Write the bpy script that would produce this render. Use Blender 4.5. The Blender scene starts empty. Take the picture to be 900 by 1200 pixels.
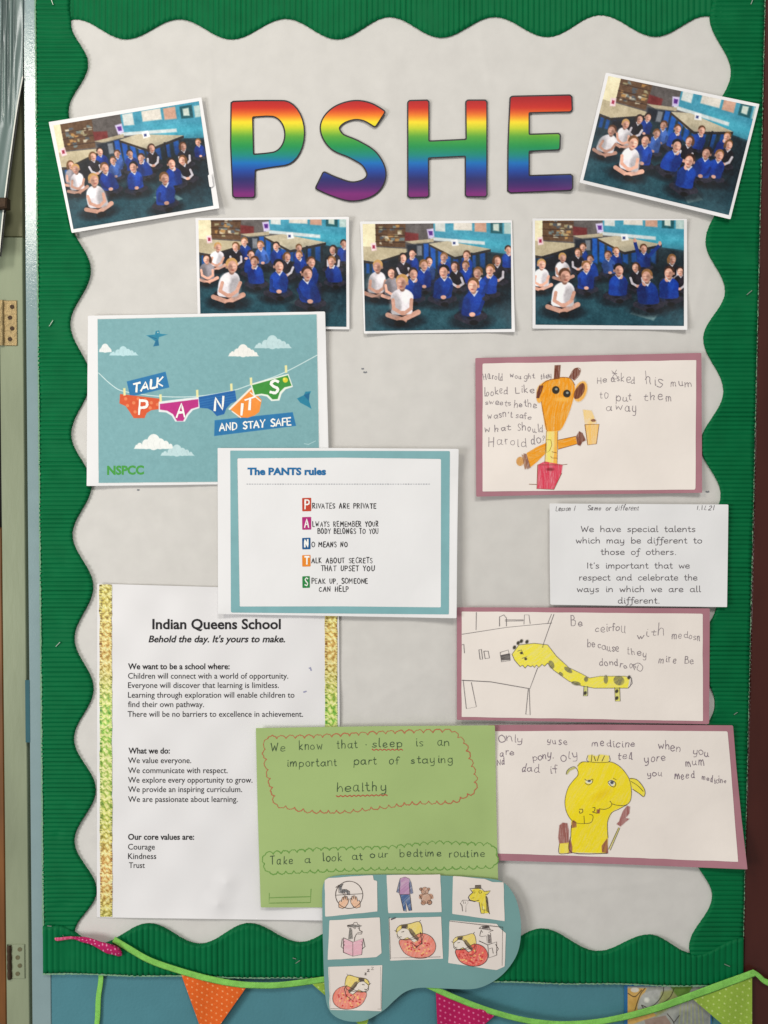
import bpy, math, random
import numpy as np
from mathutils import Vector, Matrix
random.seed(7); rng = np.random.default_rng(7)
SC = bpy.context.scene
COL = SC.collection

# ------------------------------------------------------------------ camera
F = 1000.0            # focal length in units of a 1/1200 picture height
MM = 0.001
D = 1.057             # metres from the wall; 1 unit is then 1.057 mm on the wall
CAMZ = 1.5
_up = Vector((178, 26400, 1000)).normalized()
_rt = Vector((26400, -178, 0)).normalized()
_bk = _rt.cross(_up)
cam_d = bpy.data.cameras.new('camera'); cam = bpy.data.objects.new('camera', cam_d); COL.objects.link(cam)
cam_d.sensor_fit = 'VERTICAL'; cam_d.sensor_height = 36; cam_d.lens = 36 * F / 1200
cam_d.clip_start = 0.01; cam_d.clip_end = 50
M = Matrix(((_rt.x, _rt.y, _rt.z), (-_bk.x, -_bk.y, -_bk.z), (_up.x, _up.y, _up.z)))
cam.matrix_world = Matrix.Translation((0, -D, CAMZ)) @ M.to_4x4()
SC.camera = cam
MN = np.array(M)

# ------------------------------------------------------------------ light
w = bpy.data.worlds.new('World'); SC.world = w; w.use_nodes = True
bg = w.node_tree.nodes['Background']; bg.inputs[0].default_value = (1.0, 0.985, 0.96, 1); bg.inputs[1].default_value = 0.31

def area(name, loc, target, sx, sy, power, col):
    l = bpy.data.lights.new(name, 'AREA'); l.shape = 'RECTANGLE'; l.size = sx; l.size_y = sy; l.energy = power; l.color = col
    o = bpy.data.objects.new(name, l); COL.objects.link(o); o.location = loc
    o.rotation_euler = (Vector(target) - Vector(loc)).to_track_quat('-Z', 'Y').to_euler()
    return o
area('window_light', (-1.03, -1.45, 2.44), (0, 0, 1.4), 0.3, 0.5, 9, (1.0, 0.95, 0.84))
area('side_window_light', (-2.1, -1.7, 1.05), (0, 0, 1.2), 0.8, 0.9, 36, (0.985, 0.985, 0.985))
area('ceiling_light', (0.25, -2.1, 3.05), (0, 0, 1.35), 0.8, 0.5, 25, (1.0, 0.98, 0.945))
SC.view_settings.view_transform = 'Standard'; SC.view_settings.look = 'None'
SC.view_settings.exposure = 0.0; SC.view_settings.gamma = 1.0
SC.cycles.max_bounces = 5; SC.cycles.use_denoising = True

# ------------------------------------------------------------------ geometry helpers
def Wn(x, y, d=0.0):
    """points of the wall plane (offset d millimetres towards the room) -> world metres, numpy"""
    x = np.asarray(x, float); y = np.asarray(y, float); d = np.asarray(d, float) * MM + 0 * x
    r = np.stack([(x - 450) / F, -(y - 600) / F, -np.ones_like(x)], -1) @ MN.T
    t = (D - d) / r[..., 1]
    return np.stack([t * r[..., 0], -d, t * r[..., 2] + CAMZ], -1)
def Wb(x, y, d, ref):
    """the same, but straight off the wall from where the plane at depth ref meets the line of sight"""
    p = Wn(x, y, ref); p[..., 1] = -np.asarray(d, float) * MM; return p

def lin(c):
    c = np.asarray(c, float) / 255.0
    return np.where(c <= 0.04045, c / 12.92, ((c + 0.055) / 1.055) ** 2.4)
GAIN = 0.94
def alb(c):
    return np.clip(lin(c) / GAIN, 0, 0.9)

MATS = {}
def mat(name, rgb=None, rough=0.6, vary=0.06, scale=60, bump=0.0, bscale=400, spec=0.3, metal=0.0, stretch=None, sheen=0.0):
    if name in MATS: return MATS[name]
    m = bpy.data.materials.new(name); m.use_nodes = True; nt = m.node_tree; N = nt.nodes; L = nt.links
    b = N['Principled BSDF']
    b.inputs['Roughness'].default_value = rough; b.inputs['Specular IOR Level'].default_value = spec
    b.inputs['Metallic'].default_value = metal
    tc = N.new('ShaderNodeNewGeometry')
    mp = N.new('ShaderNodeMapping'); L.new(tc.outputs['Position'], mp.inputs[0])
    if stretch: mp.inputs['Scale'].default_value = stretch
    nz = N.new('ShaderNodeTexNoise'); nz.inputs['Scale'].default_value = scale; nz.inputs['Detail'].default_value = 5
    L.new(mp.outputs[0], nz.inputs['Vector'])
    mr = N.new('ShaderNodeMapRange'); mr.inputs[1].default_value = 0.25; mr.inputs[2].default_value = 0.75
    mr.inputs[3].default_value = 1 - vary; mr.inputs[4].default_value = 1 + vary
    L.new(nz.outputs[0], mr.inputs[0])
    mx = N.new('ShaderNodeVectorMath'); mx.operation = 'SCALE'; L.new(mr.outputs[0], mx.inputs['Scale'])
    if rgb is None:
        at = N.new('ShaderNodeAttribute'); at.attribute_name = 'Col'; L.new(at.outputs['Color'], mx.inputs[0])
    else:
        c = alb(rgb); mx.inputs[0].default_value = tuple(c)
    L.new(mx.outputs[0], b.inputs['Base Color'])
    if bump:
        n2 = N.new('ShaderNodeTexNoise'); n2.inputs['Scale'].default_value = bscale; n2.inputs['Detail'].default_value = 4
        L.new(mp.outputs[0], n2.inputs['Vector'])
        bp = N.new('ShaderNodeBump'); bp.inputs['Strength'].default_value = bump; bp.inputs['Distance'].default_value = 0.001
        L.new(n2.outputs[0], bp.inputs['Height']); L.new(bp.outputs[0], b.inputs['Normal'])
    MATS[name] = m
    return m

PRINT = mat('printed_colour', None, 0.5, 0.03, 120)
PHOTO = mat('photo_gloss', None, 0.42, 0.02, 120, spec=0.25)
CRAYON = mat('crayon_colour', None, 0.7, 0.10, 900, spec=0.15)
def ink(name, rgb): return mat(name, rgb, 0.6, 0.12, 700, spec=0.2)
BLACK = ink('black_ink', (38, 36, 38)); PENCIL = ink('pencil', (138, 128, 132)); PEN = ink('grey_pen', (92, 86, 90))
GPEN = ink('dark_pen', (66, 84, 60)); DARKLINE = ink('fine_line', (70, 58, 54))

def tag(o, label=None, cat=None, group=None, kind=None):
    if label: o['label'] = label
    if cat: o['category'] = cat
    if group: o['group'] = group
    if kind: o['kind'] = kind
    return o

def thing(name, label, cat, x, y, d=0, group=None):
    o = bpy.data.objects.new(name, None); COL.objects.link(o); o.empty_display_size = 0.02
    o.location = Vector(Wn(x, y, d)); o['origin_'] = 1; del o['origin_']
    return tag(o, label, cat, group)

def root_loc(parent):
    p = parent
    while p.parent: p = p.parent
    return np.array(p.location)

def mkobj(name, V, Fc, m, parent=None, colors=None, smooth=True, label=None, origin=None):
    V = np.asarray(V, float)
    o0 = root_loc(parent) if parent else (np.array(origin) if origin is not None else V.mean(0))
    me = bpy.data.meshes.new(name)
    me.from_pydata((V - o0).tolist() if not isinstance(Fc, np.ndarray) else [], [], [] if isinstance(Fc, np.ndarray) else Fc)
    if isinstance(Fc, np.ndarray):
        n = len(Fc); me.vertices.add(len(V)); me.vertices.foreach_set('co', (V - o0).ravel())
        me.loops.add(n * 4); me.loops.foreach_set('vertex_index', Fc.ravel().astype(np.int32))
        me.polygons.add(n); me.polygons.foreach_set('loop_start', np.arange(0, n * 4, 4, dtype=np.int32))
        me.update(calc_edges=True)
    if smooth: me.polygons.foreach_set('use_smooth', np.ones(len(me.polygons), dtype=bool))
    if colors is not None:
        a = me.color_attributes.new('Col', 'FLOAT_COLOR', 'POINT')
        c = np.ones((len(V), 4)); c[:, :3] = colors; a.data.foreach_set('color', c.ravel())
    if m: me.materials.append(m)
    me.update()
    o = bpy.data.objects.new(name, me); COL.objects.link(o)
    if parent: o.parent = parent
    else: o.location = o0
    if label: o['label'] = label
    return o

def sdpoly(X, Y, pts):
    """signed distance to a polygon (negative inside)"""
    P = np.asarray(pts, float); Q = np.roll(P, -1, 0)
    d = np.full(X.shape, 1e18); ins = np.zeros(X.shape, bool)
    for (ax, ay), (bx, by) in zip(P, Q):
        ex, ey = bx - ax, by - ay; wx, wy = X - ax, Y - ay
        t = np.clip((wx * ex + wy * ey) / (ex * ex + ey * ey + 1e-12), 0, 1)
        d = np.minimum(d, (wx - ex * t) ** 2 + (wy - ey * t) ** 2)
        c = ((ay > Y) != (by > Y)) & (X < ex * (Y - ay) / (ey if abs(ey) > 1e-12 else 1e-12) + ax)
        ins ^= c
    d = np.sqrt(d)
    return np.where(ins, -d, d)

def cr(pts, closed=False, n=6):
    """Catmull-Rom through the points"""
    P = [np.array(p, float) for p in pts]
    if len(P) < 3 and not closed: return P
    out = []
    m = len(P)
    rngi = range(m if closed else m - 1)
    for i in rngi:
        if closed: a, b, c, d = P[(i - 1) % m], P[i], P[(i + 1) % m], P[(i + 2) % m]
        else: a, b, c, d = P[max(i - 1, 0)], P[i], P[i + 1], P[min(i + 2, m - 1)]
        for k in range(n):
            t = k / n
            out.append(0.5 * ((2 * b) + (-a + c) * t + (2 * a - 5 * b + 4 * c - d) * t * t + (-a + 3 * b - 3 * c + d) * t ** 3))
    if not closed: out.append(P[-1])
    return out

def clipgrid(fn, box, cell):
    """mesh of the region fn<0 on a grid, boundary cells cut: (verts xy, faces, boundary edges)"""
    x0, y0, x1, y1 = box
    nx = max(2, int(math.ceil((x1 - x0) / cell))); ny = max(2, int(math.ceil((y1 - y0) / cell)))
    xs = np.linspace(x0, x1, nx + 1); ys = np.linspace(y0, y1, ny + 1)
    X, Y = np.meshgrid(xs, ys); S = fn(X, Y); S = np.where(np.abs(S) < 1e-5, -1e-5, S)
    V = []; key = {}; faces = []
    def gv(j, i):
        k = (j, i)
        if k not in key: key[k] = len(V); V.append((xs[i], ys[j]))
        return key[k]
    def ev(a, b):
        k = (a, b) if a < b else (b, a)
        if k not in key:
            sa, sb = S[k[0]], S[k[1]]; t = sa / (sa - sb)
            key[k] = len(V); V.append((xs[k[0][1]] * (1 - t) + xs[k[1][1]] * t, ys[k[0][0]] * (1 - t) + ys[k[1][0]] * t))
        return key[k]
    neg = S < 0
    cnt = neg[:-1, :-1].astype(int) + neg[1:, :-1] + neg[:-1, 1:] + neg[1:, 1:]
    for j, i in zip(*np.nonzero(cnt)):
        c = [(j, i), (j + 1, i), (j + 1, i + 1), (j, i + 1)]
        if cnt[j, i] == 4: faces.append([gv(*q) for q in c]); continue
        f = []
        for q in range(4):
            a, b = c[q], c[(q + 1) % 4]
            if neg[a]: f.append(gv(*a))
            if neg[a] != neg[b]: f.append(ev(a, b))
        f2 = [v for q, v in enumerate(f) if v != f[q - 1]]
        if len(f2) >= 3: faces.append(f2)
    used = {}
    for f in faces:
        for a, b in zip(f, f[1:] + f[:1]):
            if (b, a) in used: used.pop((b, a))
            else: used[(a, b)] = 1
    return np.array(V), faces, list(used)

def plate(name, fn, box, depth, m, parent=None, cell=3, thick=0.35, colorfn=None, label=None):
    """a thin sheet with real thickness: region fn<0, front at depth(x,y) millimetres"""
    V, faces, be = clipgrid(fn, box, cell)
    dep = depth(V[:, 0], V[:, 1]) if callable(depth) else np.full(len(V), float(depth))
    P = Wn(V[:, 0], V[:, 1], dep)
    cols = colorfn(V[:, 0], V[:, 1]) if colorfn else None
    faces = [list(f) for f in faces]
    if thick:
        idx = {}; ex = []; exd = []; src = []
        for a, b in be:
            for q in (a, b):
                if q not in idx:
                    idx[q] = (len(V) + len(ex), len(V) + len(ex) + 1)
                    ex += [V[q], V[q]]; exd += [dep[q], dep[q] - thick]; src += [q, q]
            faces.append([idx[b][0], idx[a][0], idx[a][1], idx[b][1]])
        ex = np.array(ex); P = np.vstack([P, Wn(ex[:, 0], ex[:, 1], np.array(exd))])
        if cols is not None: cols = np.vstack([cols, cols[src]])
    return mkobj(name, P, faces, m, parent, cols, True, label)

def poly_fn(pts): return lambda X, Y: sdpoly(X, Y, pts)
def bbox(pts, e=1.0):
    a = np.asarray(pts, float); return (a[:, 0].min() - e, a[:, 1].min() - e, a[:, 0].max() + e, a[:, 1].max() + e)

def rough_edge(pts, amp=0.35, step=9):
    out = []
    for a, b in zip(pts, list(pts[1:]) + [pts[0]]):
        a = np.array(a, float); b = np.array(b, float); n = max(1, int(np.linalg.norm(b - a) / step))
        for k in range(n):
            p = a + (b - a) * k / n
            out.append(p + (rng.normal(0, amp, 2) * 0.5 if k else 0))
    return out

def bend(d0, curls=(), wave=0.25, seed=0, wl=70):
    wave = wave * 1.5
    r = np.random.default_rng(seed); K = r.uniform(-1, 1, (5, 2)) * 2 * math.pi / wl; ph = r.uniform(0, 6.3, 5)
    def f(x, y):
        x = np.asarray(x, float); y = np.asarray(y, float)
        d = d0 + 0 * x
        for k, p in zip(K, ph): d = d + wave * 0.45 * np.sin(k[0] * x + k[1] * y + p)
        for c in curls:
            if len(c) == 4:          # corner: x, y, radius, height
                cx, cy, R, h = c; d = d + 1.35 * h * np.clip(1 - np.hypot(x - cx, y - cy) / R, 0, 1) ** 1.6
            else:                    # edge: x0,y0,x1,y1,width,height
                ax, ay, bx, by, R, h = c; L = math.hypot(bx - ax, by - ay)
                q = np.abs((x - ax) * (by - ay) - (y - ay) * (bx - ax)) / L
                t = np.clip(((x - ax) * (bx - ax) + (y - ay) * (by - ay)) / L / L, 0, 1)
                d = d + h * np.clip(1 - q / R, 0, 1) ** 2 * np.sin(math.pi * t) ** 0.7
        return d
    return f

def strokes(name, lines, wd, depth, m, parent, eps=0.22, label=None, taper=True, rj=0.12):
    """pen lines as thin ribbons lying on a sheet"""
    V = []; Fc = []
    for L in lines:
        L = [np.array(p, float) for p in L]
        if len(L) < 2: continue
        ww = wd; L2 = [L[0]]
        for p in L[1:]:
            if np.linalg.norm(p - L2[-1]) > 0.05: L2.append(p)
        if len(L2) < 2: continue
        e = eps + random.uniform(0, 0.06); base = len(V)
        A = np.array(L2); T = np.gradient(A, axis=0); T /= (np.linalg.norm(T, axis=1, keepdims=True) + 1e-9)
        Nn = np.stack([-T[:, 1], T[:, 0]], 1)
        wv = ww * 0.5 * (1 + rng.normal(0, rj, len(A)) + 1.8 * rj * math.sin(random.uniform(0, 6)) )
        A[0] -= T[0] * ww * 0.3; A[-1] += T[-1] * ww * 0.3
        a = A + Nn * wv[:, None]; b = A - Nn * wv[:, None]
        dd = depth(A[:, 0], A[:, 1]) + e
        for i in range(len(A)): V += [(a[i, 0], a[i, 1], dd[i]), (b[i, 0], b[i, 1], dd[i])]
        for i in range(len(A) - 1): q = base + 2 * i; Fc.append((q, q + 1, q + 3, q + 2))
    if not V: return None
    V = np.array(V)
    return mkobj(name, Wn(V[:, 0], V[:, 1], V[:, 2]), Fc, m, parent, label=label, smooth=False)

# ------------------------------------------------------------------ handwriting: single-line letters, x-height 1
G = {}
def g(ch, adv, *st):
    G[ch] = (adv, [((s[0] == '~'), [tuple(map(float, p.split(','))) for p in s[1:].split()]) for s in st])
g('a', .95, '~.66,.8 .42,1 .12,.75 .1,.25 .35,0 .62,.3 .68,.7', '~.68,1 .68,.3 .74,.02 .86,.05')
g('b', .9, '!.1,1.75 .1,0', '~.1,.55 .4,1 .72,.7 .66,.15 .35,0 .1,.2')
g('c', .8, '~.65,.85 .4,1 .1,.7 .12,.2 .4,0 .68,.18')
g('d', .95, '~.64,.8 .38,1 .1,.7 .1,.2 .35,0 .64,.3', '~.66,1.75 .66,.3 .7,.03 .82,.05')
g('e', .85, '~.1,.5 .4,.5 .66,.62 .55,.95 .3,1 .08,.7 .1,.2 .4,0 .7,.18')
g('f', .65, '~.62,1.6 .42,1.75 .26,1.4 .25,.8 .25,0', '!.02,1 .52,1')
g('g', .9, '~.66,.8 .42,1 .12,.75 .1,.3 .35,.05 .62,.3 .66,.6', '~.67,1 .67,0 .55,-.5 .3,-.62 .06,-.45')
g('h', .88, '!.1,1.75 .1,0', '~.1,.55 .35,1 .6,.85 .64,.4 .64,0')
g('i', .42, '~.15,1 .15,.3 .2,.03 .32,.05', '!.14,1.36 .18,1.42')
g('j', .5, '~.3,1 .3,0 .2,-.5 -.02,-.55', '!.3,1.36 .33,1.42')
g('k', .8, '!.1,1.75 .1,0', '!.6,1 .12,.42 .64,0')
g('l', .45, '~.13,1.75 .13,.3 .2,.02 .34,.05')
g('m', 1.2, '!.08,1 .08,0', '~.08,.55 .3,1 .48,.85 .52,.4 .52,0', '~.52,.55 .74,1 .92,.85 .96,.4 .96,0')
g('n', .88, '!.08,1 .08,0', '~.08,.55 .35,1 .6,.85 .64,.4 .64,0')
g('o', .88, '~.4,1 .12,.78 .1,.25 .38,0 .68,.25 .68,.78 .38,1')
g('p', .88, '!.1,1 .1,-.6', '~.1,.6 .4,1 .72,.7 .66,.15 .35,0 .1,.2')
g('q', .9, '~.66,.8 .42,1 .12,.75 .1,.3 .35,.05 .62,.3', '!.68,1 .68,-.6')
g('r', .65, '!.1,1 .1,0', '~.1,.55 .3,.95 .52,.95')
g('s', .75, '~.56,.86 .32,1 .1,.8 .3,.53 .56,.28 .35,0 .06,.1')
g('t', .62, '~.22,1.5 .22,.25 .35,0 .52,.08', '!.02,1 .46,1')
g('u', .92, '~.08,1 .1,.25 .33,0 .6,.3', '~.64,1 .64,.3 .7,.02 .82,.05')
g('v', .78, '!.05,1 .34,0 .64,1')
g('w', 1.05, '!.05,1 .24,0 .47,.8 .7,0 .9,1')
g('x', .8, '!.08,1 .65,0', '!.62,1 .06,0')
g('y', .88, '~.08,1 .1,.35 .33,.08 .6,.3', '~.64,1 .64,0 .52,-.5 .12,-.56')
g('z', .8, '!.08,1 .6,1 .08,0 .65,0')
g('A', 1.15, '!.05,0 .5,1.6 .95,0', '!.2,.55 .8,.55')
g('B', 1.0, '!.1,1.6 .1,0', '~.1,1.6 .6,1.5 .6,1 .1,.85', '~.1,.85 .75,.75 .75,.1 .1,0')
g('C', 1.0, '~.82,1.35 .5,1.6 .12,1.1 .12,.45 .48,0 .85,.25')
g('D', 1.1, '!.1,1.6 .1,0', '~.1,1.6 .7,1.4 .88,.8 .7,.2 .1,0')
g('E', .92, '!.75,1.6 .1,1.6 .1,0 .78,0', '!.1,.82 .65,.82')
g('F', .85, '!.75,1.6 .1,1.6 .1,0', '!.1,.82 .62,.82')
g('G', 1.1, '~.85,1.35 .5,1.6 .12,1.1 .12,.45 .48,0 .85,.3', '!.55,.7 .88,.7 .88,0')
g('H', 1.05, '!.1,1.6 .1,0', '!.85,1.6 .85,0', '!.1,.8 .85,.8')
g('I', .5, '!.2,1.6 .2,0')
g('J', .75, '~.55,1.6 .55,.4 .4,0 .05,.15')
g('K', 1.0, '!.1,1.6 .1,0', '!.8,1.6 .12,.75 .85,0')
g('L', .85, '!.1,1.6 .1,0 .72,0')
g('M', 1.3, '!.08,0 .15,1.6 .6,.5 1.05,1.6 1.12,0')
g('N', 1.1, '!.1,0 .1,1.6 .85,0 .85,1.6')
g('O', 1.15, '~.5,1.6 .12,1.2 .12,.4 .5,0 .92,.4 .92,1.2 .48,1.6')
g('P', .95, '!.1,1.6 .1,0', '~.1,1.6 .7,1.5 .72,.9 .1,.75')
g('R', 1.0, '!.1,1.6 .1,0', '~.1,1.6 .7,1.5 .7,.95 .1,.8', '!.35,.8 .82,0')
g('S', .95, '~.75,1.4 .42,1.6 .12,1.3 .35,.88 .75,.5 .55,.02 .08,.18')
g('T', 1.0, '!.02,1.6 .92,1.6', '!.47,1.6 .47,0')
g('U', 1.05, '~.1,1.6 .12,.4 .45,0 .82,.4 .85,1.6')
g('V', 1.0, '!.05,1.6 .48,0 .9,1.6')
g('W', 1.35, '!.05,1.6 .32,0 .6,1.2 .88,0 1.18,1.6')
g('Y', .95, '!.05,1.6 .45,.8 .85,1.6', '!.45,.8 .42,0')
g('X', .95, '!.05,1.6 .8,0', '!.8,1.6 .05,0')
g('1', .5, '!.2,1.6 .2,0'); g('2', .9, '~.1,1.3 .4,1.6 .7,1.2 .5,.6 .1,0', '!.1,0 .75,0')
g('.', .4, '!.12,.0 .2,.03'); g(',', .4, '!.2,.08 .1,-.25'); g("'", .35, '!.18,1.6 .12,1.3')
g('?', .8, '~.1,1.3 .35,1.6 .62,1.3 .35,.8 .33,.45', '!.33,.05 .36,.1'); g(' ', .9)
GF = (.65, [(True, [(.66, 1.6), (.45, 1.75), (.3, 1.3), (.3, 0), (.22, -.45), (-.05, -.5)]), (False, [(.05, 1), (.55, 1)])])

def hand(text, x0, x1, y, xh, jit=0.0, slope=0.0, slant=0.0, school=False):
    gw = .84 if jit > .03 else 1.0; child = jit > .08; wob = random.uniform(-.12, .12) if child else 0
    """strokes of one written word or line, fitted between x0 and x1 on baseline y (picture units, y down)"""
    tot = sum(G[c][0] for c in text) - 0.15
    sx = (x1 - x0) / max(tot, 0.3); out = []; cx = 0
    for ch in text:
        adv, st = (GF if (school and ch == 'f') else G[ch])
        jy = random.gauss(0, jit * xh * 0.5); js = 1 + random.gauss(0, jit * 1.1); ja = random.gauss(0, jit * 0.6); jw = gw * (1 + random.gauss(0, jit * .9)); jx = random.gauss(0, jit * .5)
        if child: jy += xh * .25 * math.sin(cx * 1.3 + wob * 20)
        for sm, pts in st:
            q = [(cx + jx + px * jw + random.gauss(0, jit * .32), py * js + random.gauss(0, jit * .32)) for px, py in pts]
            if sm: q = cr(q, n=5)
            elif jit: 
                q2 = []
                for a, b in zip(q[:-1], q[1:]):
                    for k in range(3): q2.append((a[0] + (b[0] - a[0]) * k / 3, a[1] + (b[1] - a[1]) * k / 3))
                q = q2 + [q[-1]]
            else:
                q2 = []
                for a, b in zip(q[:-1], q[1:]):
                    q2 += [a, (a[0] * .94 + b[0] * .06, a[1] * .94 + b[1] * .06), (a[0] * .06 + b[0] * .94, a[1] * .06 + b[1] * .94)]
                q = q2 + [q[-1]]
            L = []
            for p in q:
                X = x0 + p[0] * sx + (slant + ja) * p[1] * xh; Yy = y - p[1] * xh - jy + slope * (p[0] * sx)
                L.append((X, Yy))
            out.append(L)
        cx += adv
    return out

# ------------------------------------------------------------------ typeset text with the built-in face
_tc = {}
def type_mesh(text, bold, shear=0.0):
    k = (text, bold, shear)
    if k in _tc: return _tc[k]
    c = bpy.data.curves.new('type', 'FONT'); c.body = text; c.size = 1; c.offset = bold; c.shear = shear; c.resolution_u = 3
    o = bpy.data.objects.new('type', c); COL.objects.link(o)
    me = bpy.data.meshes.new_from_object(o.evaluated_get(bpy.context.evaluated_depsgraph_get()))
    V = np.array([v.co[:2] for v in me.vertices]); Fc = [tuple(p.vertices) for p in me.polygons]
    bpy.data.objects.remove(o); bpy.data.curves.remove(c); bpy.data.meshes.remove(me)
    _tc[k] = (V, Fc); return V, Fc
CAP = None
def typed(name, text, x0, x1, y, cap, depth, m, parent, bold=0.0, shear=0.0, slope=0.0, eps=0.25):
    global CAP
    if CAP is None: CAP = type_mesh('H', 0.0)[0][:, 1].max()
    V, Fc = type_mesh(text, bold, shear)
    X = x0 + (V[:, 0] - V[:, 0].min()) / (V[:, 0].max() - V[:, 0].min()) * (x1 - x0)
    Y = y - V[:, 1] * cap / CAP + slope * (X - x0)
    return mkobj(name, Wn(X, Y, depth(X, Y) + eps), [f[::-1] for f in Fc], m, parent, smooth=False)

# ------------------------------------------------------------------ painted areas: vertex colours computed here
class Canvas:
    def __init__(s, x0, y0, x1, y1, k=1.5, bg=None):
        s.b = (x0, y0, x1, y1); s.nx = int((x1 - x0) * k) + 1; s.ny = int((y1 - y0) * k) + 1
        s.X, s.Y = np.meshgrid(np.linspace(x0, x1, s.nx), np.linspace(y0, y1, s.ny))
        s.C = np.zeros(s.X.shape + (3,)) + np.array(bg if bg is not None else (222, 214, 208), float)
        s.A = np.ones(s.X.shape) if bg is not None else np.zeros(s.X.shape)
        s.k = k
    def _w(s, x0, y0, x1, y1, e):
        a = np.searchsorted(s.X[0], x0 - e); b = np.searchsorted(s.X[0], x1 + e)
        c = np.searchsorted(s.Y[:, 0], y0 - e); d = np.searchsorted(s.Y[:, 0], y1 + e)
        return slice(max(c, 0), d), slice(max(a, 0), b)
    def put(s, sl, al, col, tex=None):
        if tex is not None: al = al * tex(s.X[sl], s.Y[sl])
        col = np.asarray(col, float)
        s.C[sl] = s.C[sl] * (1 - al[..., None]) + col * al[..., None]
        s.A[sl] = np.maximum(s.A[sl], al)
    def poly(s, pts, col, soft=None, tex=None, al=1.0):
        p = np.asarray(pts, float); soft = soft or 0.6 / s.k; sl = s._w(*bbox(p, 0), soft * 3)
        if s.X[sl].size == 0: return
        d = sdpoly(s.X[sl], s.Y[sl], p); s.put(sl, np.clip(0.5 - d / (2 * soft), 0, 1) * al, col, tex)
    def ell(s, cx, cy, rx, ry, col, rot=0.0, soft=None, tex=None, al=1.0):
        soft = soft or 0.6 / s.k; R = max(rx, ry); sl = s._w(cx - R, cy - R, cx + R, cy + R, soft * 3)
        if s.X[sl].size == 0: return
        X = s.X[sl] - cx; Y = s.Y[sl] - cy; c, n = math.cos(rot), math.sin(rot)
        d = (np.sqrt(((X * c + Y * n) / rx) ** 2 + ((-X * n + Y * c) / ry) ** 2) - 1) * min(rx, ry)
        s.put(sl, np.clip(0.5 - d / (2 * soft), 0, 1) * al, col, tex)
    def line(s, pts, wd, col, soft=None, al=1.0):
        soft = soft or 0.5 / s.k
        for a, b in zip(pts[:-1], pts[1:]):
            sl = s._w(min(a[0], b[0]), min(a[1], b[1]), max(a[0], b[0]), max(a[1], b[1]), wd + soft * 3)
            if s.X[sl].size == 0: continue
            X, Y = s.X[sl], s.Y[sl]; ex, ey = b[0] - a[0], b[1] - a[1]
            t = np.clip(((X - a[0]) * ex + (Y - a[1]) * ey) / (ex * ex + ey * ey + 1e-9), 0, 1)
            d = np.hypot(X - a[0] - ex * t, Y - a[1] - ey * t) - wd / 2
            s.put(sl, np.clip(0.5 - d / (2 * soft), 0, 1) * al, col)
    def noise(s, amp, sc=4, seed=0):
        r = np.random.default_rng(seed); n = np.zeros(s.X.shape)
        for q in (sc, sc / 2.2):
            h = r.normal(0, 1, (int((s.b[3] - s.b[1]) / q) + 3, int((s.b[2] - s.b[0]) / q) + 3))
            u = (s.X - s.b[0]) / q; v = (s.Y - s.b[1]) / q; i = u.astype(int); j = v.astype(int); fu = u - i; fv = v - j
            n += h[j, i] * (1 - fu) * (1 - fv) + h[j, i + 1] * fu * (1 - fv) + h[j + 1, i] * (1 - fu) * fv + h[j + 1, i + 1] * fu * fv
        s.C += (n * amp)[..., None]
    def obj(s, name, depth, m, parent, eps=0.2, fmap=None, thr=0.04, label=None):
        X, Y = (s.X, s.Y) if fmap is None else fmap(s.X, s.Y)
        A = s.A; q = np.maximum(np.maximum(A[:-1, :-1], A[1:, :-1]), np.maximum(A[:-1, 1:], A[1:, 1:])) > thr
        idx = np.arange(s.nx * s.ny).reshape(s.ny, s.nx)
        Fq = np.stack([idx[:-1, :-1][q], idx[1:, :-1][q], idx[1:, 1:][q], idx[:-1, 1:][q]], 1)
        used = np.unique(Fq); re = np.full(s.nx * s.ny, -1); re[used] = np.arange(len(used)); Fq = re[Fq]
        x = X.ravel()[used]; y = Y.ravel()[used]
        return mkobj(name, Wn(x, y, depth(x, y) + eps), Fq, m, parent, np.clip(lin(np.clip(s.C.reshape(-1, 3)[used], 2, 250)) / GAIN, 0, 0.9), True, label)

def quadmap(c, w_, h_):
    (ax, ay), (bx, by), (cx, cy), (dx, dy) = c   # TL TR BR BL
    def f(X, Y):
        u, v = X / w_, Y / h_
        return ((ax * (1 - u) + bx * u) * (1 - v) + (dx * (1 - u) + cx * u) * v, (ay * (1 - u) + by * u) * (1 - v) + (dy * (1 - u) + cy * u) * v)
    return f

def box(name, x0, x1, y0, y1, d0, d1, m, parent=None, label=None, bev=0.0):
    """a real box against the wall: picture-unit extents, depth d0 (back) to d1 (front)"""
    c = [(x0, y0), (x1, y0), (x1, y1), (x0, y1)] if not isinstance(x0, (list, tuple)) else x0
    P = []
    for d in (d0, d1 - bev): P += [Wb(a, b, d, d1) for a, b in c]
    cx = sum(a for a, b in c) / 4; cy = sum(b for a, b in c) / 4
    def ins(a, b): return (a + bev * (1 if a < cx else -1), b + bev * (1 if b < cy else -1))
    P += [Wb(*ins(a, b), d1, d1) for a, b in c]
    Fc = [(11, 10, 9, 8)] + [(i, (i + 1) % 4, 4 + (i + 1) % 4, 4 + i) for i in range(4)] + [(4 + i, 4 + (i + 1) % 4, 8 + (i + 1) % 4, 8 + i) for i in range(4)] + [(0, 3, 2, 1)]
    Fc = [tuple(reversed(f)) for f in Fc]
    return mkobj(name, np.array(P), Fc, m, parent, smooth=False, label=label)

# vertical lines of the place lean slightly in the picture: x of a vertical that passes (x, y0) at height y
def vx(x, y, y0=0.0): return x + (272 - x) * (y - y0) / (27000.0 - y0)
def vquad(xa, xb, y0, y1, ya=0.0):
    return [(vx(xa, y0, ya), y0), (vx(xb, y0, ya), y0), (vx(xb, y1, ya), y1), (vx(xa, y1, ya), y1)]

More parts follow.
